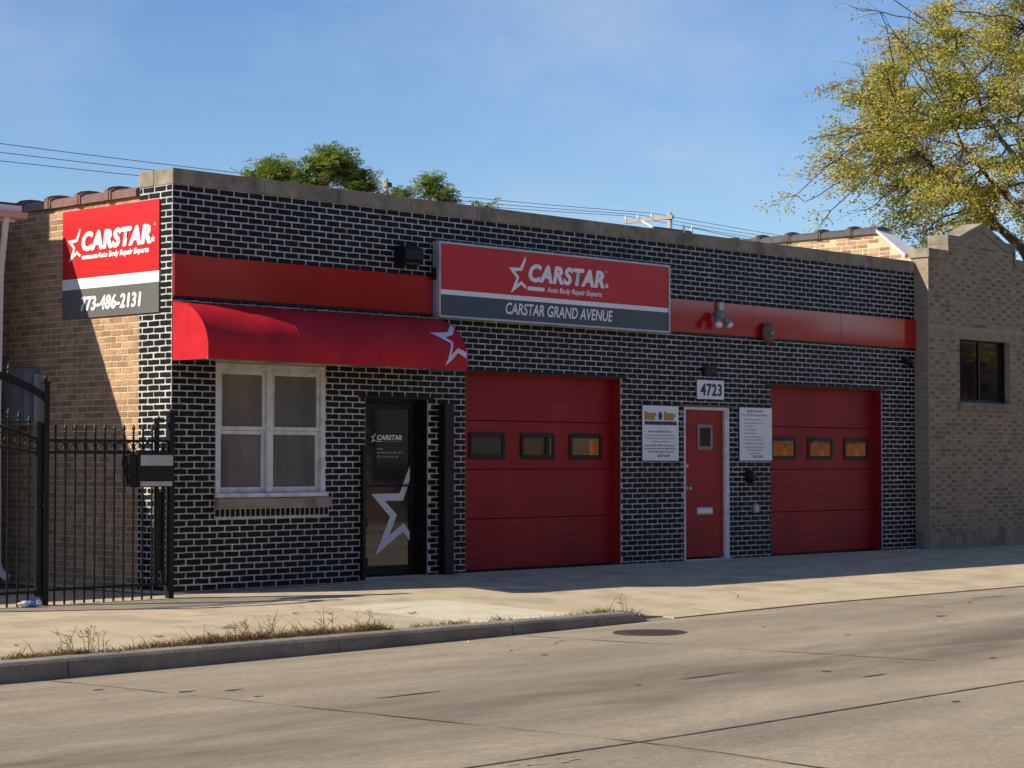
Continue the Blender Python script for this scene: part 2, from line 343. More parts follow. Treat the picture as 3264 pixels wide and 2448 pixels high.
def bond(u0, u1, z0, n0, n1, holes, hole_pad=.004, off=0, joint=(.0175, .0128), seed=3, jit=.0025):
    """running bond rectangles, courses n0..n1 counted from z0, cut at the openings"""
    r = random.Random(seed); out = []; jx, jz = joint
    for n in range(n0, n1):
        za, zb = z0+n*H+jz/2, z0+(n+1)*H-jz/2
        s = u0 - (W/2 if (n+off) % 2 else 0); wob = r.uniform(-.004, .004)
        u = s
        while u < u1:
            a, c = max(u+jx/2, u0+.001), min(u+W-jx/2, u1-.001); u += W
            if c-a < .03: continue
            a += r.uniform(-jit, jit)+wob*(a > u0+.01); c += r.uniform(-jit, jit)+wob*(c < u1-.01)
            a, c = max(a, u0+.001), min(c, u1-.001)
            dz = r.uniform(-.0012, .0012); e, f = za+dz, zb+dz
            segs = [(a, c)]; zlo, zhi = e, f
            for h in holes:
                if f <= h[2]+.002 or e >= h[3]-.002: continue
                if e < h[2] and (h[2]-e) > .025 and a >= h[0]-.02 and c <= h[1]+.02: zhi = min(zhi, h[2]-hole_pad); continue
                if f > h[3] and (f-h[3]) > .025 and a >= h[0]-.02 and c <= h[1]+.02: zlo = max(zlo, h[3]+hole_pad); continue
                ns = []
                for (p, q) in segs:
                    if q <= h[0] or p >= h[1]: ns.append((p, q)); continue
                    if p < h[0]-.035: ns.append((p, h[0]-hole_pad))
                    if q > h[1]+.035: ns.append((h[1]+hole_pad, q))
                segs = ns
            if zhi-zlo < .018: continue
            out += [(p, q, zlo, zhi) for p, q in segs if q-p > .025]
    return out

# ================================================================ THE GROUND
XG = [(-400, -.28), (-4, -.28), (.2, -.255), (5.5, -.20), (400, -.20)]
def pl(x, tab):
    for (a, b), (c, d) in zip(tab, tab[1:]):
        if x <= c: return lerp(b, d, max(0, min(1, (x-a)/(c-a))))
    return tab[-1][1]
def z_gut(x): return pl(x, XG)
KY = -4.2
def z_walk(x, y):
    a = max(0, -y)
    left = -.02 - .11*a/4.2
    zr = .040 - .140*min(a, 2.4)/2.4; zr = lerp(zr, z_gut(x)+.010, max(0, min(1.0, (a-2.4)/1.8)))
    t = sstep(1.6, 3.4, x); ks = sstep(2.3, 3.1, x)
    k = sstep(2.4, 4.2, a)
    return lerp(left, zr, lerp(t, ks, k))
def z_road(x, y):
    a = -y-4.2
    rise = .075*min(1, a/5.8) - .10*max(0, min(1, (a-5.8)/5.8))
    return z_gut(x)+rise+(0)
def sheet(name, m, parent, x0, x1, y0, y1, nx, ny, zf, drop=.03, gap=.005, chip=0):
    """slab with rounded down edges and skirt"""
    b = MB(); xs = [x0+gap, x0+gap+.004]+[lerp(x0+.05, x1-.05, i/nx) for i in range(nx+1)]+[x1-gap-.004, x1-gap]
    ys = [y0+gap, y0+gap+.004]+[lerp(y0+.05, y1-.05, i/ny) for i in range(ny+1)]+[y1-gap-.004, y1-gap]
    n, k = len(xs), len(ys)
    for j, y in enumerate(ys):
        for i, x in enumerate(xs):
            e = i in (0, n-1) or j in (0, k-1)
            b.v.append((x, y, zf(x, y)-(.0008 if e else 0)))
    for j in range(k-1):
        for i in range(n-1): b.f.append((j*n+i, j*n+i+1, (j+1)*n+i+1, (j+1)*n+i))
    ring = [i for i in range(n)]+[j*n+n-1 for j in range(1, k)]+[(k-1)*n+i for i in range(n-2, -1, -1)]+[j*n for j in range(k-2, 0, -1)]
    s = len(b.v)
    for i in ring: x, y, z = b.v[i]; b.v.append((x, y, z-drop))
    for q in range(len(ring)): w = (q+1) % len(ring); b.f.append((ring[w], ring[q], s+q, s+w))
    return b.build(name, m, parent, smooth=False, fix=False)
ground = MB().quad((-1500, -1500, -.47), (1500, -1500, -.47), (1500, 1500, -.47), (-1500, 1500, -.47)).build('ground', 'earth'); struct(ground)
# sidewalk: base of packed dirt, slabs on it
walk = MB()
def base_sheet(b, x0, x1, y0, y1, nx, ny, zf, dz):
    k = len(b.v)
    for j in range(ny+1):
        for i in range(nx+1): x, y = lerp(x0, x1, i/nx), lerp(y0, y1, j/ny); b.v.append((x, y, zf(x, y)-dz))
    for j in range(ny):
        for i in range(nx): q = k+j*(nx+1)+i; b.f.append((q, q+1, q+nx+2, q+nx+1))
base_sheet(walk, -30, 34, -4.03, -.0, 256, 40, z_walk, .005)
base_sheet(walk, -30, -.005, .0, 3.0, 60, 3, z_walk, .005)
walk = struct(walk.build('sidewalk', 'joint_dirt'))
ycuts = [-4.03, -2.02, -.02]
xcuts = [-30+1.52*i for i in range(42)]
for xa, xb in zip(xcuts, xcuts[1:]):
    for ya, yb in zip(ycuts, ycuts[1:]):
        new = (abs((xa+xb)/2-1.9) < .77 and ya < -4)
        sheet('slab', 'concrete_new' if new else 'concrete', walk, xa, xb, (KY+.02 if ya < -4 and xa > 3 else ya), yb, 5, 6, z_walk, gap=.0035)
for xa, xb in zip(xcuts, xcuts[1:]):                     # slabs of the gangway behind the fence
    if xa < -12 or xb > -.02: continue
    sheet('slab', 'concrete', walk, xa, xb, 0.02, 2.0, 3, 4, z_walk, gap=.005)
sheet('slab', 'concrete', walk, xcuts[19], -.16, 0.02, 2.0, 2, 4, z_walk, gap=.005)
sheet('slab', 'concrete', walk, 3.125, xcuts[22], KY+.02, -4.032, 1, 1, z_walk, gap=.003)
# kerb
kerb = bpy.data.objects.new('kerb', None); link(kerb); struct(kerb)
kx = [-30, -26.6, -23.2, -19.8, -16.4, -13, -9.6, -7.0, -4.13, -1.4, .75, 1.92, 3.12]
for a, c in zip(kx, kx[1:]):
    b = MB(); n = 10; k = None
    for i in range(n+1):
        x = lerp(a+.006, c-.006, i/n); zt = z_walk(x, KY+.15)+.004
        zt = max(zt-.125*sstep(2.45, 3.1, x), z_gut(x)+.008); zb = z_gut(x)-.12
        rw = .014*math.sin(x*9)*.3
        prof = [(KY+.165, zb), (KY+.165, zt), (KY+.06, zt-.002), (KY+.025+rw*.3, zt-.010), (KY+.008, zt-.032), (KY-.008, zb)]
        for (y, z) in prof: b.v.append((x, y, z))
    p = 6
    for i in range(n):
        for j in range(p-1): b.f.append((i*p+j, (i+1)*p+j, (i+1)*p+j+1, i*p+j+1))
    b.f.append(tuple(range(p))); b.f.append(tuple(n*p+j for j in reversed(range(p))))
    b.build('kerb_stone', 'kerb', kerb)
# street
road = MB(); base_sheet(road, -60, 140, -16, -10, 800, 6, z_road, .003); base_sheet(road, -60, 140, -10, -4.1, 800, 6, z_road, .003)
road = struct(road.build('street', 'joint_dirt'))
tx = [-4.35+5.1*i for i in range(-6, 12)]
for a, c in zip(tx, tx[1:]):
    sheet('slab', 'road', road, a, c, -15.9, -10.02, 8, 6, z_road, gap=.010)
    sheet('slab', 'road', road, a, c, -10.02, KY+.012, 8, 8, z_road, gap=.010)
def seal(path, w0, seed):
    r_ = random.Random(seed); b = MB(); n = len(path)
    for i, (x, y) in enumerate(path):
        a, c = path[max(0, i-1)], path[min(n-1, i+1)]; d = Vector((c[0]-a[0], c[1]-a[1], 0)).normalized(); q = Vector((-d.y, d.x, 0))
        w = w0*(.55+.9*abs(mnoise.noise(Vector((x*1.7, y*1.7, seed))))); j = r_.gauss(0, .003)
        for sg_ in (-1, 1): p = Vector((x, y, 0))+q*(sg_*w+j); b.v.append((p.x, p.y, z_road(p.x, p.y)+.004))
    for i in range(n-1): b.f.append((2*i, 2*i+1, 2*i+3, 2*i+2))
    b.build('joint_seal', 'joint_dirt', road, fix=False)
seal([(x*.2-25, -10.02) for x in range(330)], .016, 1)
for k, x in enumerate(tx[2:14]): seal([(x+.012*math.sin(i*.4), -4.3-i*.18) for i in range(64)], .008, 5+k)
# worn yellow lane paint
lm = MB(); r = random.Random(5)
for i in range(34):
    x = -6.7+i*.05+r.uniform(-.02, .02); y = -10.17+r.uniform(-.06, .06); w_, h_ = r.uniform(.02, .06), r.uniform(.006, .022)
    lm.poly([(x+w_*math.cos(t)*r.uniform(.6, 1), y+h_*math.sin(t)*r.uniform(.6, 1), z_road(x, y)+.004) for t in [k*math.pi/4 for k in range(8)]])
struct(lm.build('lane_marking', 'yellow_paint'))
# tar patches and stains with a shape of their own on the street
st = MB(); r = random.Random(11)
for i in range(46):
    x, y = r.uniform(-9, 10), r.uniform(-13, -5); w_ = r.choice([.025, .04, .05, .08])*r.uniform(.6, 1.3); h_ = w_*r.uniform(.3, .7)
    if i > 38: w_, h_ = r.uniform(.2, .5), r.uniform(.012, .03)
    st.poly([(x+w_*math.cos(t)*r.uniform(.3, 1.1), y+h_*math.sin(t)*r.uniform(.3, 1.1), z_road(x, y)+.004) for t in [k*math.pi/5 for k in range(10)]])
so_ = st.build('tar_spots', 'joint_dirt', road); so_['kind'] = 'stuff'
def crack(zf, x, y, ang, n_, step, w0, seed, par):
    r_ = random.Random(seed); pts = [(x, y)]
    for i in range(n_): ang += r_.gauss(0, .35); x += math.cos(ang)*step*r_.uniform(.5, 1.4); y += math.sin(ang)*step*r_.uniform(.5, 1.4); pts.append((x, y))
    b = MB()
    for i, (a, c) in enumerate(zip(pts, pts[1:])):
        d = Vector((c[0]-a[0], c[1]-a[1], 0)).normalized(); n2 = Vector((-d.y, d.x, 0)); wa = w0*r_.uniform(.4, 1.2); wb = w0*r_.uniform(.4, 1.2)
        q = [Vector((a[0], a[1], 0))+n2*wa, Vector((a[0], a[1], 0))-n2*wa, Vector((c[0], c[1], 0))-n2*wb, Vector((c[0], c[1], 0))+n2*wb]
        b.quad(*[(p.x, p.y, zf(p.x, p.y)+.0042) for p in q])
    b.build('crack', 'joint_dirt', par, fix=False)
for k, (x, y, a, n_, sp_, w_) in enumerate([(-.5, -5.35, .4, 9, .14, .004), (-7.5, -6.6, .1, 14, .18, .004), (6.5, -5.6, .05, 16, .22, .004)]):
    crack(z_road, x, y, a, n_, sp_, w_, k, road)
for k, (x, y, a, n_) in enumerate([(-.2, -2.75, .1, 9), (.5, -2.6, -.2, 7), (5.2, -3.4, .2, 10), (-4.6, -1.9, .3, 8)]): crack(z_walk, x, y, a, n_, .12, .004, 30+k, walk)

# ================================================================ AUTO SHOP
shop = thing('auto_shop', 'black painted brick auto body shop with white mortar and two red garage doors', 'building')
L = 69.4*W
HOLES = [(.58, 2.125, .97, 2.415), (2.73, 3.72, -.2, 2.09), (4.345, 7.19, -.2, 2.437), (8.48, 9.47, -.2, 2.10), (10.42, 13.20, -.2, 2.437)]
front = lambda u, d, z: (u, d, z)
side = lambda u, d, z: (d, u, z)
fw = wall_mesh('front_wall', 'white_mortar', shop, front, 0, L, -.3, 63*H, HOLES, .30)
SILL = (.575, 2.18, .855, .972)
ROWL = (.575, 2.18, .855-.092, .857)
cutH = HOLES + [SILL, ROWL]
rects = bond(0, L, 0, 0, 63, cutH, off=0)
# courses hidden by the fascia panels, the box sign and the awning stay behind them: leave those bricks out of the count
def covered(q):
    uc, zc = (q[0]+q[1])/2, (q[2]+q[3])/2
    return (3.12 < zc < 3.50 and (uc < 3.74 or uc > 7.92)) or (3.06 < zc < 3.9 and 3.95 < uc < 7.8)
rects = [q for q in rects if not covered(q)]
lay_bricks(rects, front, 'black_paint', fw, 300, 'brick', 'brickwork', seed=2)
# rowlock course under the window sill, soldier heads over the doors
rl = []
n = 23
for i in range(n): a = lerp(ROWL[0], ROWL[1], i/n); rl.append((a+.007, a+(ROWL[1]-ROWL[0])/n-.007, ROWL[2]+.006, ROWL[3]-.006))
lay_bricks(rl, front, 'black_paint', fw, 40, 'rowlock_brick', 'rowlock', seed=5, wob=.0016)
# lintels
for (a, c, e, f) in HOLES[1:]:
    box('lintel', 'black_metal' if a != 8.48 else 'rust', shop, a-.10, c+.10, -.012, .20, f-.004, f+.022)
# side wall
sw = wall_mesh('side_wall', 'tan_mortar', shop, side, .565, 24, -.3, 62*H, [], .30)
swp = wall_mesh('painted_corner', 'white_mortar', shop, lambda u, d, z: (d-.002, u, z), .3004, .565, -.3, 63*H, [], .30)
wall_mesh('painted_corner', 'white_mortar', shop, lambda u, d, z: (d-.002, u, z), -.0015, .3002, -.3, 63*H, [], .0015)
pside = lambda u, d, z: (d-.002, u, z)
lay_bricks(bond(0, .562, 0, 0, 63, [(.20, 2.2, 2.96, 4.09)], off=1, seed=8, joint=(.0185, .0142), jit=.004), pside, 'black_paint', swp, 300, 'brick', 'brickwork', seed=6, wob=.003)
lay_bricks(bond(.568, 4.2, 0, 0, 62, [(-.2, 1.92, 2.96, 4.09)], off=1, seed=9, joint=(.0115, .0110), jit=.003), side, 'tan_brick', sw, 300, 'brick', 'brickwork', seed=7, wob=.0025, proud=.005)
# rear and right walls, roof
box('rear_wall', 'brown_wall', shop, .02, L-.02, 23.7, 24, -.3, 4.15)
box('right_wall', 'brown_wall', shop, L-.30, L-.02, .31, 23.69, -.3, 4.15)
box('roof', 'tar_roof', shop, .31, L-.31, .31, 23.69, 3.75, 3.85)
# coping stones on the front parapet
cj = [-.012, 1.225, 2.30, 3.44, 4.53, 5.64, 6.75, 7.62, 8.47, 9.58, 10.7, 11.8, 12.9, L+.0]
for a, c in zip(cj, cj[1:]): box('coping_stone', 'lime_stone', shop, a+.003, c-.003, -.015, .315, 63*H+.002, 63*H+.168, bevel=.006)
box('coping_stone', 'lime_stone', shop, -.012, .312, .318, .575, 63*H+.002, 63*H+.168, bevel=.006)
# clay coping tiles along the side wall
def coping_tile(name, m, parent, X0, X1, ya, yb, zb, wide=.0):
    b = MB(); xc = (X0+X1)/2; hw = (X1-X0)/2
    def prof(g, dz): return [(xc-hw-g, zb-.03), (xc-hw-g, zb+.045+dz), (xc-hw*.72-g, zb+.075+dz), (xc-hw*.3, zb+.092+dz), (xc+hw*.3, zb+.092+dz), (xc+hw*.72+g, zb+.075+dz), (xc+hw+g, zb+.045+dz), (xc+hw+g, zb-.03)]
    def seg(y0, y1, g, dz): b.prism([(x, y0, z) for x, z in prof(g, dz)], (0, y1-y0, 0))
    seg(ya+.003, yb-.132, 0, 0); seg(yb-.131, yb-.100, .014, .024); seg(yb-.099, yb-.045, .024, .042); seg(yb-.044, yb-.022, .020, .032); seg(yb-.021, yb-.003, .008, .012)
    return b.build(name, m, parent)
y = .578
while y < 9:
    coping_tile('coping_tile', 'clay_tile', shop, -.045, .335, y, y+.57, 62*H+.014); y += .57
box('coping_tile', 'clay_tile', shop, -.045, .335, y+.004, 24, 62*H-.01, 62*H+.09)
# concrete footing strip at the base
MB().prism([(.02, -.02, -.25), (.02, -.02, .004), (.02, -.07, -.012), (.02, -.10, -.05), (.02, -.10, -.25)], (2.69, 0, 0)).build('footing', 'kerb', shop)
# ---- double-hung window
win = bpy.data.objects.new('window', None); link(win, shop)
x0, x1, z0, z1 = .58, 2.125, .97, 2.415; xm0, xm1 = 1.275, 1.375
fr = MB()
fr.box(x0+.002, x0+.062, -.008, .10, z0, z1-.002); fr.box(x1-.062, x1-.002, -.008, .10, z0, z1-.002); fr.box(x0+.063, x1-.063, -.008, .10, z1-.075, z1-.002)
fr.box(xm0+.01, xm1-.01, -.010, .10, z0+.052, z1-.076); fr.box(x0-.012, x1+.010, -.045, .10, z0+.002, z0+.050)
fr.build('frame', 'white_frame', win, bevel=.004)
for (a, c) in ((x0+.063, xm0+.009), (xm1-.009, x1-.063)):
    zm = 1.70
    for (e, f, yy) in ((zm-.004, z1-.077, .030), (z0+.052, zm-.006, .048)):
        s = MB(); t = .042
        s.box(a+.002, a+t, yy-.012, yy+.03, e, f); s.box(c-t, c-.002, yy-.012, yy+.03, e, f); s.box(a+t+.001, c-t-.001, yy-.012, yy+.03, f-t, f); s.box(a+t+.001, c-t-.001, yy-.012, yy+.03, e, e+t+(.02 if f < zm else 0))
        s.build('sash', 'white_frame', win, bevel=.003)
        box('pane', 'sky_grey_glass', win, a+t-.002, c-t+.002, yy+.008, yy+.014, e+.03, f-.03)
box('sill', 'lime_stone', shop, SILL[0], SILL[1], -.065, .05, SILL[2]+.003, SILL[3]-.006, bevel=.005)
box('room_back', 'black_metal', shop, .5, 2.2, .28, .29, .9, 2.5)
# ---- glass entrance door
ed = bpy.data.objects.new('entrance_door', None); link(ed, shop)
a, c, e, f, yd = 2.732, 3.718, .045, 2.088, .15
fr = MB(); fr.box(a, a+.05, yd-.03, yd+.08, e, f); fr.box(c-.05, c, yd-.03, yd+.08, e, f); fr.box(a+.051, c-.051, yd-.03, yd+.08, f-.05, f); fr.build('frame', 'black_metal', ed, bevel=.003)
jl = MB(); jl.box(a+.0005, a+.012, .009, yd-.031, e, f); jl.box(c-.012, c-.0005, .009, yd-.031, e, f); jl.box(a+.013, c-.013, .009, yd-.031, f-.012, f-.003); jl.build('jamb_lining', 'black_metal', ed)
lf = MB(); lf.box(a+.055, a+.125, yd, yd+.045, e+.01, f-.055); lf.box(c-.135, c-.055, yd, yd+.045, e+.01, f-.055); lf.box(a+.126, c-.136, yd, yd+.045, f-.125, f-.055); lf.box(a+.126, c-.136, yd, yd+.045, e+.01, e+.115)
lf.build('leaf', 'black_metal', ed, bevel=.003)
box('pane', 'glass', ed, a+.12, c-.13, yd+.015, yd+.022, e+.11, f-.12)
MB().tube([(a+.10, yd-.045, 1.08), (c-.09, yd-.045, 1.08)], .013).build('push_bar', 'black_metal', ed)
box('threshold', 'aluminium', ed, a, c, -.02, .2, .01, .042)
ds = [(3.611, 1.308), (3.421, .992), (2.973, .986), (3.268, .718), (3.028, .273), (3.471, .542), (3.604, .431), (3.61, .542), (3.485, .641), (3.26, .508), (3.376, .742), (3.187, .905), (3.475, .905), (3.612, 1.142)]
PX, PZ, PN = (1, 0, 0), (0, 0, 1), (0, -1, 0)
dstar = flat_poly([(min(x, 3.582), z) for x, z in ds], (0, yd+.012, 0), PX, PZ, PN, 'decal_lilac', 'star_decal', ed, .002)
def logo_star(k=(0, 0), s=1.):
    p = [(5.126, 3.861), (5.025, 3.706), (4.833, 3.698), (4.965, 3.579), (4.859, 3.389), (5.052, 3.501), (5.125, 3.451), (5.139, 3.488), (5.052, 3.546), (4.972, 3.501), (5.012, 3.591), (4.939, 3.659), (5.065, 3.672), (5.124, 3.79)]
    return [((x-4.833)*s+k[0], (z-3.389)*s+k[1]) for x, z in p]
yg = yd+.012
flat_poly(logo_star((2.965, 1.575), .245), (0, yg, 0), PX, PZ, PN, 'print_white', 'logo_star', ed, .002)
text_mesh('CARSTAR', (3.06, yg, 1.608), PX, PZ, PN, .40, .060, shear=.22, bold=.035, m='print_white', parent=ed, lift=.002)
flat_poly([(3.05, 1.590), (3.13, 1.590), (3.13, 1.597), (3.05, 1.597)], (0, yg, 0), PX, PZ, PN, 'print_white', 'rule', ed, .002)
def text_line(P0, x0, x1, zb, zh, m, parent, seed, name='text_line', un=PN):
    """an unreadably small printed line: word-shaped strokes"""
    r = random.Random(seed); b = MB(); x = x0
    while x < x1-.008:
        w_ = min(r.uniform(.03, .09)*zh/.022, x1-x); n_ = max(1, int(w_/(zh*.62)))
        for i in range(n_):
            a_ = x+i*w_/n_; h_ = zh*r.choice([.62, .62, .68, 1.0, .66]); b.quad((a_, P0, zb), (a_+w_/n_*.72, P0, zb), (a_+w_/n_*.72, P0, zb+h_), (a_, P0, zb+h_))
        x += w_+zh*.5
    return b.build(name, m, parent, fix=False)
text_line(yg-.002, 3.14, 3.45, 1.588, .013, 'ink_pale', ed, 1)
text_line(yg-.002, 3.06, 3.18, 1.497, .026, 'ink_pale', ed, 2); text_line(yg-.002, 3.06, 3.475, 1.452, .026, 'ink_pale', ed, 3); text_line(yg-.002, 3.06, 3.41, 1.407, .026, 'ink_pale', ed, 4)
# folded security gate either side of the door
g = MB(); g.box(3.89, 4.045, -.115, -.008, .03, 2.035); g.build('gate_cover', 'black_metal', shop, bevel=.006)
g = MB(); g.box(2.655, 2.70, -.05, -.008, .05, 1.50)
for z in (.18, .62, 1.05, 1.42): g.box(2.64, 2.72, -.062, -.051, z, z+.09)
g.build('gate_hinge_bar', 'black_metal', shop)
g = MB()
for z in (1.36, 1.9): g.box(3.80, 3.89, -.030, -.008, z, z+.05)
g.build('gate_bracket', 'black_metal', shop)
# ---- garage doors
def garage(a, c, zt, wins, seams, yd):
    gd = bpy.data.objects.new('garage_door', None); link(gd, shop)
    zb = .05
    zs = [zb]+seams+[zt+.03]
    r = random.Random(int(a*100))
    for i, (e, f) in enumerate(zip(zs, zs[1:])):
        b = MB(); p = [(yd+.02, e+.002), (yd, e+.008)]
        n = 5 if i in (0, 1, 3) else 3
        for k in range(1, n):                                   # shallow pressed ribs across the section
            z = lerp(e, f, k/n); p += [(yd, z-.009), (yd+.0022, z-.003), (yd+.0022, z+.003), (yd, z+.009)]
        p += [(yd, f-.010), (yd+.006, f-.002), (yd+.04, f-.002), (yd+.04, e+.002)]
        b.prism([(a-.05, y_, z_) for y_, z_ in p], (c-a+.12, 0, 0)); b.build('section', 'red_paint', gd, fix=True)
    for (wa, wc) in wins:
        wn = bpy.data.objects.new('window', None); link(wn, gd); e, f = 1.39, 1.712; t = .055
        s = MB(); s.box(wa, wa+t, yd-.016, yd+.012, e, f); s.box(wc-t, wc, yd-.016, yd+.012, e, f); s.box(wa+t+.001, wc-t-.001, yd-.016, yd+.012, f-t, f); s.box(wa+t+.001, wc-t-.001, yd-.016, yd+.012, e, e+t)
        s.build('frame', 'black_metal', wn, bevel=.005)
        box('pane', 'glass_mirror', wn, wa+t-.004, wc-t+.004, yd-.006, yd-.002, e+.05, f-.05)
    box('bottom_seal', 'black_metal', gd, a, c, yd+.002, yd+.035, .012, .049)
    # painted steel jambs and head of the opening
    j = MB(); j.box(a+.0006, a+.012, .008, yd, .02, zt-.002); j.box(c-.012, c-.0006, .008, yd, .02, zt-.002); j.box(a+.0125, c-.0125, .008, yd, zt-.016, zt-.005)
    j.build('jamb', 'red_paint', gd)
    return gd
garage(4.345, 7.19, 2.437, [(4.55, 5.175), (5.455, 6.078), (6.358, 6.981)], [.665, 1.265, 1.857], .15)
garage(10.42, 13.20, 2.437, [(10.61, 11.227), (11.51, 12.131), (12.414, 13.044)], [.645, 1.249, 1.856], .15)
# ---- red service door
sd = bpy.data.objects.new('service_door', None); link(sd, shop)
a, c, zt = 8.482, 9.468, 2.098; yd = .03
fr = MB(); fr.box(a, a+.035, -.006, .14, .05, zt); fr.box(c-.10, c, -.006, .14, .05, zt); fr.box(a+.036, c-.101, -.006, .14, zt-.042, zt)
fr.build('frame', 'white_frame', sd, bevel=.003)
box('leaf', 'red_door', sd, a+.037, c-.102, yd, yd+.045, .075, zt-.045, bevel=.002)
wn = bpy.data.objects.new('window', None); link(wn, sd); wa, wc, e, f, t = 8.80, 9.125, 1.52, 1.862, .045
s = MB(); s.box(wa, wa+t, yd-.014, yd-.001, e, f); s.box(wc-t, wc, yd-.014, yd-.001, e, f); s.box(wa+t+.001, wc-t-.001, yd-.014, yd-.001, f-t, f); s.box(wa+t+.001, wc-t-.001, yd-.014, yd-.001, e, e+t)
s.build('frame', 'grey_box', wn); box('pane', 'dark_glass', wn, wa+t-.003, wc-t+.003, yd-.006, yd-.002, e+.04, f-.04)
ms = bpy.data.objects.new('mail_slot', None); link(ms, sd)
box('plate', 'white_frame', ms, 8.79, 9.13, yd-.010, yd-.001, .648, .742, bevel=.003); box('flap', 'sign_white', ms, 8.815, 9.105, yd-.018, yd-.011, .668, .724, bevel=.003)
MB().lathe((8.588, yd, 1.0), (0, -1, 0), [(.033, 0), (.033, .008), (.012, .014), (.012, .035), (.026, .042), (.030, .055), (.022, .068), (.004, .072)], 16).build('knob', 'aluminium', sd, smooth=True)
MB().lathe((8.575, yd, 1.30), (0, -1, 0), [(.028, 0), (.028, .010), (.020, .018), (.004, .020)], 16).build('deadbolt', 'aluminium', sd, smooth=True)
box('threshold', 'white_frame', sd, a-.005, c+.005, -.035, .12, .005, .049, bevel=.004)
# ---- red fascia panels
box('fascia_panel', 'red_panel', shop, .004, 3.755, -.034, -.007, 3.090, 3.530, bevel=.003)
for pa, pc in ((8.026, 9.995), (10.0, 12.10), (12.105, L-.006)): box('fascia_panel', 'red_panel', shop, pa, pc-.0, -.034, -.007, 3.092, 3.530, bevel=.003)
t = MB(); t.box(.0, 3.75, -.030, -.006, 3.064, 3.086); t.build('fascia_trim', 'black_metal', shop)
t = MB(); t.box(8.03, L, -.030, -.006, 3.068, 3.088); t.build('fascia_trim', 'black_metal', shop)

# ================================================================ SIGNS, AWNING AND FITTINGS
sg = thing('box_sign', 'wide red and grey box sign reading CARSTAR GRAND AVENUE on the facade', 'sign')
X0, X1, Z0, Z1, YF = 3.757, 8.022, 3.049, 3.947, -.14
cb = MB(); cb.box(X0, X1, YF+.012, -.0365, Z0, Z1); cb.build('cabinet', 'sign_metal', sg, bevel=.006)
rm = MB(); w_ = .028
rm.box(X0-.001, X0+w_, YF-.012, YF+.011, Z0, Z1); rm.box(X1-w_, X1+.001, YF-.012, YF+.011, Z0, Z1); rm.box(X0+w_+.001, X1-w_-.001, YF-.012, YF+.011, Z1-w_, Z1); rm.box(X0+w_+.001, X1-w_-.001, YF-.012, YF+.011, Z0, Z0+w_)
rm.build('rim', 'sign_metal', sg, bevel=.003)
box('red_face', 'sign_red', sg, X0+w_, X1-w_, YF, YF+.010, 3.380, Z1-w_); box('white_stripe', 'sign_white', sg, X0+w_, X1-w_, YF-.0005, YF+.010, 3.322, 3.3795); box('grey_face', 'box_grey', sg, X0+w_, X1-w_, YF, YF+.010, Z0+w_, 3.3215)
box('switch_box', 'black_metal', sg, X0-.028, X0-.002, -.105, -.060, 3.49, 3.63, bevel=.004)
P0 = (0, YF, 0)
flat_poly(logo_star((4.948, 3.402), 1.006), P0, PX, PZ, PN, 'print_white', 'logo_star', sg)
bold_text('CARSTAR', (5.303, YF, 3.564), PX, PZ, PN, 1.40, .216, .010, shear=.20, bold=.024, spacing=1.10, parent=sg)
flat_poly([(5.272, 3.455), (5.581, 3.455), (5.588, 3.503), (5.279, 3.503)], P0, PX, PZ, PN, 'print_white', 'rule', sg)
text_mesh('Auto Body Repair Experts', (5.626, YF, 3.431), PX, PZ, PN, 1.037, .085, shear=.18, bold=.024, parent=sg)
flat_poly(star5(6.755, 3.598, .045), P0, PX, PZ, PN, 'print_white', 'small_star', sg)
text_mesh('CARSTAR GRAND AVENUE', (4.891, YF, 3.143), PX, PZ, PN, 1.98, .143, shear=.20, bold=.016, parent=sg)
text_mesh('®', (6.727, YF, 3.76), PX, PZ, PN, .035, .035, parent=sg, name='mark')

ss = thing('wall_sign', 'red and grey sign with phone number 773-486-2131 on the tan side wall', 'sign')
ya, yb, za, zb = .197, 1.958, 2.927, 4.124; XF = -.024
box('red_face', 'sign_red', ss, XF, -.007, ya, yb, 3.366, zb, bevel=.002); box('white_stripe', 'sign_white', ss, XF, -.007, ya, yb, 3.2485, 3.3655); box('grey_face', 'sign_grey', ss, XF, -.007, ya, yb, za, 3.248, bevel=.002)
SX, SZ, SN = (0, -1, 0), (0, 0, 1), (-1, 0, 0)          # reads along -Y
flat_poly([(x-4.833, z) for x, z in logo_star((4.833, 0), .80)], (XF, 1.854, 3.548), SX, SZ, SN, 'print_white', 'logo_star', ss)
bold_text('CARSTAR', (XF, 1.580, 3.665), SX, SZ, SN, 1.24, .202, .013, shear=.20, bold=.022, spacing=1.10, parent=ss)
flat_poly([(-1.585, 3.572), (-1.300, 3.572), (-1.295, 3.612), (-1.58, 3.612)], (XF, 0, 0), SX, SZ, SN, 'print_white', 'rule', ss)
bold_text('Auto Body Repair Experts', (XF, 1.291, 3.553), SX, SZ, SN, .92, .078, .004, shear=.18, bold=.010, parent=ss)
flat_poly(star5(-.300, 3.705, .045), (XF, 0, 0), SX, SZ, SN, 'print_white', 'small_star', ss)
bold_text('773-486-2131', (XF, 1.595, 3.006), SX, SZ, SN, 1.09, .152, .009, shear=.16, bold=.008, spacing=1.06, parent=ss)
text_mesh('®', (XF, .285, 3.845), SX, SZ, SN, .035, .035, parent=ss, name='mark')

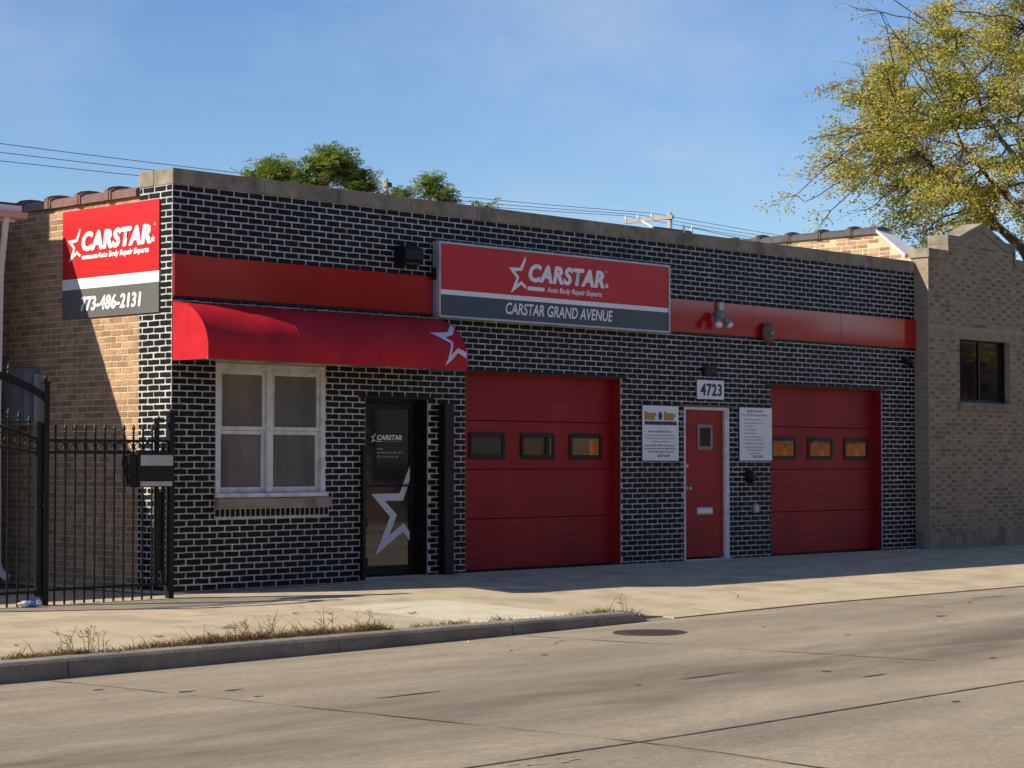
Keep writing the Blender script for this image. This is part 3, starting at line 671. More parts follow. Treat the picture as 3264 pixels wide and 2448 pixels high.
aw = thing('awning', 'curved red fabric awning with white star above the window and entrance door', 'awning')
AX0, AX1, AR, AZ = .0, 3.755, .60, 2.425
def aprof(s):                                           # s 0..1 from the wall top to the lip
    if s > .86: return (-AR, AZ+.10*(1-(s-.86)/.14)-.012)
    w = (s/.86)*math.pi/2; return (-AR*math.sin(w), AZ+.088+.515*math.cos(w))
def apoint(x, s, lift=0):
    y, z = aprof(s); ribs = abs(math.sin(math.pi*x/1.25)); sag = .020*ribs*math.sin(math.pi*min(1, s/.86))+.007*mnoise.noise(Vector((x*2.1, s*2.2, 3.1)))+.003*mnoise.noise(Vector((x*7, s*3, 9)))
    w = (min(s, .86)/.86)*math.pi/2
    n = Vector((0, -math.sin(w), math.cos(w)))
    return Vector((x, y-.012, z)) + n*(lift-sag)
b = MB(); nx, ns = 60, 30
for i in range(nx+1):
    for j in range(ns+1): b.v.append(tuple(apoint(lerp(AX0, AX1, i/nx), j/ns)))
for i in range(nx):
    for j in range(ns): q = i*(ns+1)+j; b.f.append((q, q+ns+1, q+ns+2, q+1))
b.build('canopy', 'canvas', aw, smooth=True, fix=False)
for xx, nm in ((AX0+.002, 'end_panel'), (AX1-.002, 'end_panel')):
    MB().poly([tuple(apoint(xx, j/ns)) for j in range(ns+1)]+[(xx, -.012, AZ-.012)]).build(nm, 'canvas', aw)
for xx in (.035, 1.25, 2.5, AX1-.035): MB().tube([tuple(apoint(xx, j/16, -.012)) for j in range(17)]+[(xx, -.02, AZ)], .011, 6).build('rib', 'aluminium', aw)
MB().tube([(AX0, -AR, AZ-.004), (AX1, -AR, AZ-.004)], .010, 6).build('lip_bar', 'aluminium', aw)
for xx in (AX0, AX1): MB().tube([tuple(apoint(xx, j/24, .002)) for j in range(25)], .0045, 6).build('piping', 'canvas', aw)
for xx in (1.25, 2.5): MB().tube([tuple(apoint(xx, j/24, .0005)) for j in range(25)], .0022, 5).build('seam', 'canvas', aw)
# star decal that follows the cloth, cut off at the awning's end
ast = [(3.75, .315), (3.583, .469), (3.298, .48), (3.547, .639), (3.395, .948), (3.616, .758), (3.758, .835), (3.758, .752), (3.632, .698), (3.504, .791), (3.584, .625), (3.502, .549), (3.638, .512), (3.752, .385)]
bm = bmesh.new(); f = bm.faces.new([bm.verts.new((x, s, 0)) for x, s in ast]); bm.normal_update(); bmesh.ops.triangulate(bm, faces=[f])
for k in range(4): bmesh.ops.subdivide_edges(bm, edges=[e for e in bm.edges if e.calc_length() > .04], cuts=1, use_grid_fill=False); bmesh.ops.triangulate(bm, faces=bm.faces)
bmesh.ops.bisect_plane(bm, geom=bm.verts[:]+bm.edges[:]+bm.faces[:], plane_co=(AX1-.004, 0, 0), plane_no=(1, 0, 0), clear_outer=True)
for v in bm.verts: v.co = apoint(v.co.x, v.co.y, .004)
me = bpy.data.meshes.new('star_decal'); bm.to_mesh(me); bm.free(); me.materials.append(M['decal_lilac']); link(bpy.data.objects.new('star_decal', me), aw)

# wall pack light left of the box sign
wl = thing('wall_light', 'square black wall light between the awning and the box sign', 'light')
MB().prism([(3.17, -.008, 3.63), (3.17, -.008, 3.85), (3.17, -.13, 3.85), (3.17, -.20, 3.80), (3.17, -.20, 3.70), (3.17, -.12, 3.63)], (.29, 0, 0)).build('housing', 'black_metal', wl, bevel=.008)
box('lens', 'glass', wl, 3.20, 3.43, -.17, -.13, 3.635, 3.655)
# flood light on the right fascia
fl = thing('flood_light', 'twin bulb flood light on grey bracket over the red fascia', 'light')
box('junction_box', 'sign_metal', fl, 9.16, 9.26, -.085, -.035, 3.42, 3.53, bevel=.006)
MB().tube([(9.20, -.07, 3.42), (9.17, -.12, 3.36), (9.10, -.14, 3.32)], .014).build('arm', 'sign_metal', fl)
MB().lathe((9.08, -.14, 3.33), (-.3, -.9, .1), [(.02, -.05), (.06, -.04), (.065, .03), (.03, .06)], 14).build('sensor', 'grey_box', fl, smooth=True)
for sx, px_ in ((-.35, 9.02), (.55, 9.14)):
    d = Vector((sx, -.45, -.85))
    MB().lathe((px_, -.15, 3.33), d, [(.028, 0), (.030, .07), (.045, .09), (.050, .13)], 14).build('lamp_holder', 'grey_box', fl, smooth=True)
    MB().lathe(Vector((px_, -.15, 3.33))+d.normalized()*.125, d, [(.043, 0), (.050, .03), (.046, .05), (.025, .062), (.004, .065)], 14).build('bulb', 'porcelain', fl, smooth=True)
# alarm bell
be = thing('alarm_bell', 'round brown alarm bell on lower edge of the red fascia', 'bell')
MB().lathe((10.26, -.035, 3.155), (0, -1, 0), [(.11, 0), (.11, .03), (.125, .035), (.145, .05), (.14, .075), (.105, .10), (.05, .115), (.004, .118)], 28).build('gong', 'rust', be, smooth=True)
MB().lathe((10.26, -.152, 3.155), (0, -1, 0), [(.016, 0), (.016, .012), (.003, .015)], 10).build('bolt', 'aluminium', be)
# camera by the right corner
cm_ = thing('security_camera', 'small black camera on the brick near the right corner of the shop', 'camera')
MB().lathe((13.80, -.008, 2.90), (0, -1, 0), [(.05, 0), (.05, .02), (.02, .03), (.02, .09)], 14).build('mount', 'black_metal', cm_)
MB().lathe((13.74, -.12, 2.87), (.35, -.9, -.25), [(.03, -.06), (.042, -.05), (.042, .08), (.035, .085)], 14).build('body', 'black_metal', cm_, smooth=True)
# number sign and little black light above it
ns_ = thing('number_sign', 'white house number sign reading 4723 above the red service door', 'sign')
box('plate', 'sign_white', ns_, 8.745, 9.325, -.028, -.008, 2.205, 2.462, bevel=.005); b = MB()
bold_text('4723', (8.815, -.028, 2.252), PX, PZ, PN, .45, .16, .008, bold=.006, spacing=1.12, m='navy', parent=ns_)
b = MB(); b.box(8.735, 9.335, -.014, -.0078, 2.195, 2.472); b.build('backing', 'navy', ns_)
ul = thing('utility_box', 'flat black junction box above the house number sign', 'box')
box('body', 'black_metal', ul, 8.86, 9.14, -.055, -.008, 2.53, 2.64, bevel=.006); box('lid', 'black_metal', ul, 8.875, 9.125, -.062, -.056, 2.54, 2.63)
# two notice boards
def notice(x0, x1, z0, z1, label):
    t = thing('notice_sign', label, 'sign')
    box('board', 'sign_white', t, x0, x1, -.026, -.008, z0, z1, bevel=.006); box('backing', 'navy', t, x0-.012, x1+.006, -.012, -.0075, z0-.006, z1+.010); return t
t = notice(7.602, 8.344, 1.372, 2.096, 'white notice sign with two gold emblems left of the service door')
yp = -.026
def r4(name, m, a, c, e, f, par, pts=None): return flat_poly(pts or [(a, e), (c, e), (c, f), (a, f)], (0, yp, 0), PX, PZ, PN, m, name, par, .002)
r4('gold_emblem', 'gold', 0, 0, 0, 0, t, [(7.635, 1.905), (7.85, 1.905), (7.845, 1.94), (7.875, 1.97), (7.87, 2.0), (7.70, 2.0), (7.685, 2.02), (7.635, 2.02)])
r4('gold_emblem', 'gold', 0, 0, 0, 0, t, [(8.03, 1.905), (8.24, 1.905), (8.235, 1.94), (8.27, 1.955), (8.27, 1.995), (8.10, 2.0), (8.085, 2.02), (8.03, 2.02)])
r4('oval_emblem', 'navy', 0, 0, 0, 0, t, [(7.957+.042*math.cos(k*math.pi/10), 1.962+.055*math.sin(k*math.pi/10)) for k in range(20)])
r4('blue_bar', 'navy', 7.635, 8.30, 1.842, 1.890, t)
for i, (a, c, z, h, m_) in enumerate([(7.71, 8.20, 1.745, .026, 'ink'), (7.66, 8.27, 1.697, .020, 'ink_pale'), (7.66, 8.27, 1.657, .020, 'ink_pale'), (7.79, 8.14, 1.615, .020, 'ink_pale'),
                                      (7.64, 8.28, 1.563, .024, 'ink'), (7.64, 8.28, 1.522, .024, 'ink'), (7.71, 8.23, 1.480, .024, 'ink')]): text_line(yp-.002, a, c, z, h, m_, t, 20+i)
text_mesh('BODY SHOP', (7.90, yp, 1.418), PX, PZ, PN, .26, .036, shear=.15, bold=.02, m='navy', parent=t, lift=.002)
t = notice(9.682, 10.418, 1.374, 2.108, 'white notice sign with text lines right of the service door')
text_mesh('BODY SHOP', (9.84, yp, 2.040), PX, PZ, PN, .36, .036, shear=.05, bold=.02, m='ink', parent=t, lift=.002)
text_mesh('Our 7-Point Program Offers...', (9.72, yp, 1.982), PX, PZ, PN, .62, .040, m='ink', bold=.008, parent=t, lift=.002)
for i, (a, c, z) in enumerate([(9.78, 10.16, 1.935), (9.78, 10.24, 1.885), (9.81, 9.97, 1.842), (9.78, 10.06, 1.793), (9.78, 10.05, 1.745), (9.78, 10.14, 1.695), (9.81, 10.20, 1.653), (9.78, 10.24, 1.603), (9.78, 10.26, 1.553), (9.81, 10.20, 1.512), (9.90, 10.13, 1.465)]):
    text_line(yp-.002, a, c, z, .022, 'ink_pale', t, 40+i)
text_mesh('BODY SHOP', (9.97, yp, 1.412), PX, PZ, PN, .24, .034, shear=.15, bold=.02, m='navy', parent=t, lift=.002)
# small fittings right of the service door
t = thing('vent_cap', 'round black vent cap on the brick pier beside the service door', 'vent')
MB().lathe((9.905, -.006, 1.153), (0, -1, 0), [(.085, 0), (.085, .02), (.075, .06), (.05, .085), (.004, .09)], 22).build('hood', 'black_metal', t, smooth=True)
MB().lathe((9.905, -.006, 1.153), (0, -1, 0), [(.098, 0), (.098, .008), (.09, .012), (.004, .013)], 22).build('flange', 'black_metal', t)
t = thing('outlet_cover', 'small grey outlet cover low on the brick pier', 'outlet')
box('plate', 'grey_box', t, 9.975, 10.105, -.03, -.006, .65, .775, bevel=.006); box('lid', 'sign_metal', t, 9.99, 10.09, -.038, -.031, .665, .76)

# ================================================================ FENCE AND GATE
FY = -.36
def spear(b, x, y, z0, z1, w=.008):
    b.box(x-w, x+w, y-w, y+w, z0, z1-.10)
    b.lathe((x, y, z1-.10), (0, 0, 1), [(w, 0), (.018, .012), (.010, .024), (.010, .034), (.020, .050), (.012, .080), (.001, .100)], 6)
fe = thing('iron_fence', 'black wrought iron fence panel with rings and spear tips beside the shop corner', 'fence')
def post(par, x0, x1, z1, name='post', ball=True, m='iron'):
    b = MB(); b.box(x0, x1, FY-.03, FY+.03, -.10, z1); b.build(name, m, par)
    if ball:
        c_ = MB(); c_.box(x0-.010, x1+.010, FY-.04, FY+.04, z1+.001, z1+.016); c_.lathe(((x0+x1)/2, FY, z1+.016), (0, 0, 1), [(.012, 0), (.022, .02), (.022, .035), (.010, .055), (.001, .06)], 8); c_.build('finial', m, par)
post(fe, -.315, -.250, 1.82); post(fe, -1.815, -1.752, 2.12)
# lock box stile left of the right hand post
b = MB(); b.box(-.475, -.435, FY-.02, FY+.02, .10, 1.76); b.box(-.385, -.355, FY-.02, FY+.02, .10, 1.55); b.box(-.434, -.386, FY-.006, FY+.006, .25, 1.05); b.build('lock_stile', 'iron', fe)
c_ = MB(); c_.box(-.495, -.36, FY-.025, FY+.025, 1.765, 1.785); c_.lathe((-.43, FY, 1.785), (0, 0, 1), [(.010, 0), (.02, .012), (.008, .03), (.001, .05)], 8); c_.build('finial', 'iron', fe)
for z in (1.435, 1.552, .105): box('rail', 'iron', fe, -1.750, -.317, FY-.014, FY+.014, z, z+.026)
px = -1.665; pk = []
while px < -.50: pk.append(px); px += .1155
for x in pk:
    b = MB(); spear(b, x, FY, -.04, 1.735); b.build('picket', 'iron', fe)
for x, x2 in zip(pk, pk[1:]):
    xc = (x+x2)/2; b = MB(); b.tube([(xc+.042*math.cos(k*math.pi/9), FY, 1.506+.042*math.sin(k*math.pi/9)) for k in range(19)], .006, 5, cap=False); b.build('ring', 'iron', fe)
ga = thing('iron_gate', 'black wrought iron gate with arched top left of the fence panel', 'gate')
GX0, GX1 = -3.35, -1.83; gc = (GX0+GX1)/2
def arch(x, z_edge, rise): q = (x-gc)/((GX1-GX0)/2); return z_edge+rise*(1-q*q)
b = MB(); b.box(-1.885, -1.835, FY-.022, FY+.022, .06, 1.745); b.build('stile', 'iron', ga)
b = MB(); b.box(GX0+.005, GX0+.055, FY-.022, FY+.022, .06, 1.745); b.build('stile', 'iron', ga)
for ze, rs in ((1.555, .165), (1.43, .09)):
    b = MB(); b.tube([(lerp(GX0+.056, -1.886, i/14), FY, arch(lerp(GX0+.056, -1.886, i/14), ze, rs)) for i in range(15)], .014, 6); b.build('arched_rail', 'iron', ga)
box('rail', 'iron', ga, GX0+.056, -1.886, FY-.014, FY+.014, .09, .118)
x = -1.965
while x > GX0+.08:
    b = MB(); spear(b, x, FY, -.03, arch(x, 1.745, .17)); b.build('picket', 'iron', ga)
    x -= .1155
for i in range(6):
    xc = -1.925-.1155*i; zc = (arch(xc, 1.555, .165)+arch(xc, 1.43, .09))/2
    b = MB(); b.tube([(xc+.040*math.cos(k*math.pi/9), FY, zc+.040*math.sin(k*math.pi/9)) for k in range(19)], .006, 5, cap=False); b.build('ring', 'iron', ga)
post(ga, GX0-.07, GX0-.005, 2.12)
b = MB(); b.prism([(lerp(GX0-.06, -1.816, i/16), FY-.022, arch(lerp(GX0-.06, -1.816, i/16), 2.005, .20)-.035) for i in range(17)]+[(lerp(-1.816, GX0-.06, i/16), FY-.022, arch(lerp(-1.816, GX0-.06, i/16), 2.005, .20)+.035) for i in range(17)], (0, .044, 0)); b.build('overhead_arch', 'iron', ga)
for x in (-2.2, -2.6, -3.0): b = MB(); b.lathe((x, FY, arch(x, 2.005, .20)+.035), (0, 0, 1), [(.010, 0), (.018, .02), (.008, .04), (.018, .06), (.001, .11)], 6); b.build('finial', 'iron', ga)
MB().tube([(-1.842, FY-.03, 1.06), (-1.842, FY-.075, 1.06), (-1.842, FY-.075, .92), (-1.842, FY-.03, .92)], .010, 6).build('handle', 'iron', ga)
# mailbox hung on the fence
mb = thing('mailbox', 'black mailbox with two white strips hung on the fence near the corner', 'mailbox')
bx0, bx1, bz0, bz1 = -.905, -.372, 1.10, 1.432; y0, y1 = -.52, -.39
box('body', 'iron', mb, bx0+.10, bx1, y0, y1, bz0, bz1, bevel=.006)
box('side_tray', 'iron', mb, bx0, bx0+.098, y0+.01, y1, bz0+.01, bz1-.01, bevel=.004)
MB().prism([(bx0+.13, y0-.012, bz1-.115), (bx0+.13, y0-.012, bz1-.010), (bx0+.13, y0-.004, bz1-.002), (bx0+.13, y0-.001, bz1-.115)], (bx1-bx0-.135, 0, 0)).build('flap', 'aluminium', mb)
box('strip', 'aluminium', mb, bx0+.13, bx1-.015, y0-.012, y0-.001, bz0+.012, bz0+.060, bevel=.003)
box('lid', 'iron', mb, bx0+.09, bx1+.006, y0-.016, y1, bz1+.001, bz1+.018, bevel=.003)

# ================================================================ HOUSE ON THE LEFT
ho = thing('house', 'pale house with white gutter and downspout at the left edge behind the gate', 'house')
b = MB(); b.box(-11, -.78, 2.56, 14, -.3, 4.0); b.build('wall', 'siding', ho)
for i in range(26):
    z = .1+i*.15; MB().prism([(-11, 2.558, z), (-11, 2.545, z), (-11, 2.556, z+.146), (-11, 2.558, z+.146)], (10.22, 0, 0)).build('clapboard', 'siding', ho)
b = MB(); b.box(-11.3, -.50, 2.20, 2.555, 3.985, 4.035); b.build('soffit', 'house_pink', ho)
b = MB(); b.box(-11.3, -.50, 2.165, 2.198, 3.99, 4.125); b.build('fascia_board', 'house_white', ho)
MB().prism([(-11.35, 2.163, 4.015), (-11.35, 2.085, 4.030), (-11.35, 2.072, 4.075), (-11.35, 2.060, 4.092), (-11.35, 2.163, 4.094)], (10.95, 0, 0)).build('gutter', 'house_pink', ho)
box('drip_edge', 'house_white', ho, -11.35, -.47, 2.085, 2.163, 4.096, 4.165)
b = MB(); b.prism([(-11.35, 2.09, 4.167), (-11.35, 14.1, 4.73), (-11.35, 14.1, 4.78), (-11.35, 2.09, 4.19)], (10.87, 0, 0)); b.build('roof', 'shingle', ho)
b = MB(); b.box(-3.5, -3.05, 3.64, 5.0, 4.1, 7.0); b.box(-3.54, -3.01, 3.60, 5.04, 7.001, 7.12); b.build('shadow_block', 'brown_wall', ho)  # unseen block added to cast the upright shadow edge on the shop's side wall
MB().tube([(-.64, 2.13, 4.06), (-.64, 2.14, 3.97), (-.55, 2.36, 3.50), (-.55, 2.38, 3.38), (-.55, 2.38, .24), (-.54, 2.34, .15), (-.52, 2.22, .08)], .042, 4).build('downspout', 'house_white', ho)
b = MB()
for i in range(40):
    pass
box('window_frame', 'house_white', ho, -2.6, -1.5, 2.52, 2.557, 1.2, 2.5); box('pane', 'sky_grey_glass', ho, -2.5, -1.6, 2.512, 2.519, 1.3, 2.4)
# electric cabinet and pipe on the shop's side wall, in the shade
uc = thing('meter_cabinet', 'grey meter cabinet on the shaded side wall behind the gate', 'cabinet')
box('body', 'grey_box', uc, -.20, -.008, 2.40, 2.82, 1.80, 2.40, bevel=.01); box('conduit', 'sign_metal', uc, -.12, -.008, 2.31, 2.37, .9, 2.34, bevel=.01); box('shelf', 'grey_box', uc, -.22, -.009, 2.36, 2.83, 1.755, 1.795)

# ================================================================ NEIGHBOUR ON THE RIGHT
nb = thing('brick_building', 'tan brick building with stepped gable parapet right of the black shop', 'building')
NX0, NX1, NY = L+.015, 24.0, -.25
gb = lambda u, d, z: (u, NY+d, z)
nh = [(15.0, 16.52, 2.285, 3.29)]
nw = wall_mesh('front_wall', 'buff_mortar', nb, gb, NX0, NX1, .28, 4.485, nh, .30)
# gable field above the piers
gpts = [(14.66, 4.486), (14.66, 4.735), (14.95, 4.735), (15.66, 5.00), (16.36, 4.735), (16.64, 4.735), (16.64, 4.486)]
gf = MB().prism([(x, NY, z) for x, z in gpts], (0, .30, 0)).build('gable', 'buff_mortar', nb)
def flemish(u0, u1, z0, n0, n1, holes, inside=None):
    st_, hd = [], []; r = random.Random(4); jx, jz = .011, .012
    for n in range(n0, n1):
        e, f = z0+n*H+jz/2, z0+(n+1)*H-jz/2; u = u0-(.1525 if n % 2 else 0); k = 0
        while u < u1:
            w = .172 if k % 2 == 0 else .133
            a, c = max(u+jx/2, u0+.002), min(u+w-jx/2, u1-.002); u += w; k += 1
            if c-a < .03: continue
            if any(not (c < h[0] or a > h[1] or f < h[2] or e > h[3]) for h in holes): 
                q = [h for h in holes if not (c < h[0] or a > h[1] or f < h[2] or e > h[3])][0]
                if a < q[0]-.04: c = q[0]-.004
                elif c > q[1]+.04: a = q[1]+.004
                else: continue
            if inside and not (inside(a, f) and inside(c, f)): continue
            (hd if (w < .15 and r.random() < .78) or r.random() < .05 else st_).append((a, c, e, f))
    return st_, hd
SOL = (NX0, 17.4, 3.263, 3.411)
extra = [(14.93, 16.70, 2.14, 2.29), SOL]
PQ = [(NX0, NX0+.55, z, z+.30) for z in (3.60, 4.12)]
sA, hA = flemish(NX0, 17.4, .28, 0, 62, nh+extra)
def ing(x, z): return z < (4.735+(1-abs(x-15.66)/.71)*.265 if abs(x-15.66) < .71 else 4.735)-.01 and 14.66 < x < 16.64
sB, hB = flemish(14.665, 16.635, .28+62*H+.005, 0, 7, [], ing)
lay_bricks(sA+sB, gb, 'buff_brick', nw, 220, 'brick', 'brickwork', seed=12, wob=.0012, proud=.003)
lay_bricks(hA+hB, gb, 'dark_header', nw, 80, 'header_brick', 'headers', seed=13, wob=.0012, proud=.003)
so2 = []
u = NX0+.005
while u < 17.4: so2.append((u+.005, u+.0677-.005, SOL[2]+.004, SOL[3]-.004)); u += .0677
lay_bricks(so2, gb, 'buff_brick', nw, 60, 'soldier_brick', 'soldiers', seed=14, wob=.001, proud=.004)
# return wall towards the shop, its bricks
gs = lambda u, d, z: (NX0-.0+d, u, z)
rw_ = wall_mesh('return_wall', 'buff_mortar', nb, lambda u, d, z: (NX0-.002+d*.1, u, z), NY+.0, -.02, .28, 4.485, [], .02)
st2, hd2 = flemish(NY, -.025, .28, 0, 62, [])
lay_bricks(st2+hd2, lambda u, d, z: (NX0-.002+d, u, z), 'buff_brick', rw_, 100, 'brick', 'brickwork', seed=15, wob=.001, proud=.003)
box('base_course', 'lime_stone', nb, NX0-.02, NX1, NY-.03, NY+.3, -.3, .279, bevel=.006)
# caps
CT = .14
def cap(pts):                                            # top line of the cap, left to right
    b = MB(); b.prism([(x, NY-.035, z) for x, z in pts]+[(x, NY-.035, z-CT) for x, z in reversed(pts)], (0, .37, 0)); return b.build('cap_stone', 'lime_stone', nb, bevel=.006)
cap([(NX0-.03, 4.625), (14.63, 4.625)])
cap([(14.635, 4.872), (14.96, 4.872), (15.66, 5.135)]); cap([(15.665, 5.135), (16.36, 4.872), (16.67, 4.872)])
cap([(16.675, 4.625), (NX1, 4.625)])
box('parapet_block', 'lime_stone', nb, 14.636, 14.662, NY-.034, NY+.33, 4.487, 4.731); box('parapet_block', 'lime_stone', nb, 16.642, 16.668, NY-.034, NY+.33, 4.487, 4.731)
# window
wn = bpy.data.objects.new('window', None); link(wn, nb)
s = MB(); yy = NY+.10; a, c, e, f = 15.002, 16.518, 2.287, 3.288
s.box(a, a+.045, yy, yy+.05, e, f); s.box(c-.045, c, yy, yy+.05, e, f); s.box(a+.046, c-.046, yy, yy+.05, f-.045, f); s.box(a+.046, c-.046, yy, yy+.05, e, e+.045); s.box(15.72, 15.765, yy+.001, yy+.049, e+.046, f-.046)
s.build('frame', 'iron', wn)
for (p, q) in ((a+.044, 15.721), (15.764, c-.044)): box('pane', 'dark_glass', wn, p, q, yy+.02, yy+.026, e+.04, f-.04)
box('sill', 'lime_stone', nb, 14.935, 16.69, NY-.05, NY+.12, 2.150, 2.284, bevel=.005)
# side wall of common brick rising above the shop roof, tile coping, metal sloped end
SX0 = L+.05
rs = wall_mesh('side_wall', 'tan_mortar', nb, lambda u, d, z: (SX0+d, u, z), .70, 24, -.3, 4.93, [], .28)
MB().prism([(SX0, .02, 3.0), (SX0, .02, 4.485), (SX0, .20, 4.53), (SX0, .70, 4.93), (SX0, .70, 3.0)], (.28, 0, 0)).build('sloped_wall', 'tan_mortar', nb)
def slope_top(y): return 4.53+(y-.20)*.8 if y < .70 else 4.93
rr_ = random.Random(31); rc = []
for n in range(64, 74):
    e, f = n*H-.1+.008, (n+1)*H-.1-.008; u = .05-(W/2 if n % 2 else 0)
    while u < 4.2:
        w = W if rr_.random() < .8 else W*.5
        a_, c_ = u+.009, u+w-.009; u += w
        if a_ > .06 and f < slope_top(a_)-.012 and rr_.random() < .93: rc.append((a_, c_, e, f))
lay_bricks(rc, lambda u, d, z: (SX0+d, u, z), 'common_brick', rs, 160, 'brick', 'brickwork', seed=16, wob=.004, proud=.006)
y = .66
while y < 7: coping_tile('coping_tile', 'dark_tile', nb, SX0-.04, SX0+.32, y, y+.60, 4.945); y += .60
MB().prism([(SX0-.05, .16, 4.515), (SX0-.05, .16, 4.565), (SX0-.05, .68, 4.985), (SX0-.05, .68, 4.935)], (.42, 0, 0)).build('metal_cap', 'house_white', nb)
box('roof', 'tar_roof', nb, SX0+.29, NX1, .06, 24, 4.0, 4.1); box('rear_wall', 'brown_wall', nb, SX0+.29, NX1, 23.7, 24, -.3, 4.6); box('right_wall', 'brown_wall', nb, NX1-.3, NX1-.002, .06, 23.69, -.3, 4.6)

# ================================================================ POLES AND WIRES
def pole(x, y, top, label, kind):
    p = thing('utility_pole', label, 'utility pole', (0, 0, 0), 'poles in the alley')
    MB().tube([(x, y, -.4), (x, y, 5), (x, y, top)], [.17, .14, .105], 12).build('shaft', 'wood_pole', p, smooth=True)
    def ins(px_, py_, pz_, r=.05, h=.20, par=p): MB().lathe((px_, py_, pz_), (0, 0, 1), [(.02, 0), (r, .02), (r, h*.4), (r*.6, h*.45), (r*.9, h*.6), (r*.9, h*.9), (.01, h)], 10).build('insulator', 'porcelain', par, smooth=True)
    if kind == 2:
        arm = MB(); arm.prism([(x-.14, y-.25, top-.30), (x-.14, y+2.55, top-.30), (x-.14, y+2.55, top-.14), (x-.14, y-.25, top-.14)], (.12, 0, 0)); arm.build('crossarm', 'wood_pole', p)
        MB().tube([(x-.15, y+1.45, top-.28), (x-.13, y+.1, top-1.0)], .045, 6).build('brace', 'house_white', p)
        for dy in (.95, 1.75, 2.45): ins(x-.08, y+dy, top-.14)
        MB().prism([(x-1.35, y-.12, top-.86), (x+1.35, y-.12, top-.86), (x+1.35, y-.12, top-.73), (x-1.35, y-.12, top-.73)], (0, -.1, 0)).build('lower_arm', 'dark_tile', p)
        for dx in (.72, 1.28): MB().lathe((x+dx, y-.20, top-1.05), (0, 0, 1), [(.03, 0), (.06, .05), (.045, .1), (.06, .2), (.045, .3), (.06, .4), (.03, .52), (.02, .56)], 10).build('cutout', 'porcelain', p, smooth=True)
        for dx in (-.55, .55): MB().tube([(x, y-.16, top-1.4), (x+dx, y-.16, top-.84)], .025, 5).build('brace', 'dark_tile', p)
    else:
        MB().prism([(x+.0, y-.9, top-.75), (x+.0, y+.9, top-.75), (x+.0, y+.9, top-.62), (x+.0, y-.9, top-.62)], (-.2, 0, 0)).build('crossarm', 'dark_tile', p)
        MB().lathe((x+.16, y-.05, top-.32), (0, 0, 1), [(.05, 0), (.11, .03), (.11, .16), (.05, .2)], 10).build('bracket', 'dark_tile', p)
        for dy in (-.8, .45, .8): ins(x-.05, y+dy, top-.62, .045, .16)
        MB().tube([(x-.1, y+.55, top-.85), (x-.05, y+.95, top-1.15)], [.14, .14], 10).build('switch', 'dark_tile', p)
    return p
pole(40.26, 40, 12.05, 'wooden pole with short arm above the shop roof between two trees', 1)
pole(57.2, 40, 12.25, 'wooden pole with long white-capped arm above the shop roof at right', 2)
def cable(name, pts, r, label):
    path = []
    for (a, c) in zip(pts, pts[1:]):
        for i in range(13):
            t = i/13; p = Vector(a).lerp(Vector(c), t); p.z -= .22*4*t*(1-t); path.append(p)
    path.append(Vector(pts[-1])); tag(MB().tube(path, r, 5).build(name, 'wire', None), label, 'power line', 'overhead wires')
cable('power_line', [(-20, 40.95, 11.60), (20, 40.95, 11.72), (57.12, 40.95, 12.30), (95, 40.95, 12.0)], .012, 'topmost of the three thin wires in the sky at left')
cable('power_line', [(-20, 41.75, 11.45), (20, 41.75, 11.55), (57.12, 41.75, 12.30), (95, 41.75, 12.0)], .012, 'middle one of the three thin wires in the sky at left')
cable('power_line', [(-20, 42.45, 11.22), (20, 42.45, 11.36), (57.12, 42.45, 12.30), (95, 42.45, 12.0)], .012, 'lowest of the three thin wires in the sky at left')
cable('power_line', [(57.9, 39.8, 11.7), (95, 39.8, 10.6)], .015, 'thin wire dropping right from the far pole')

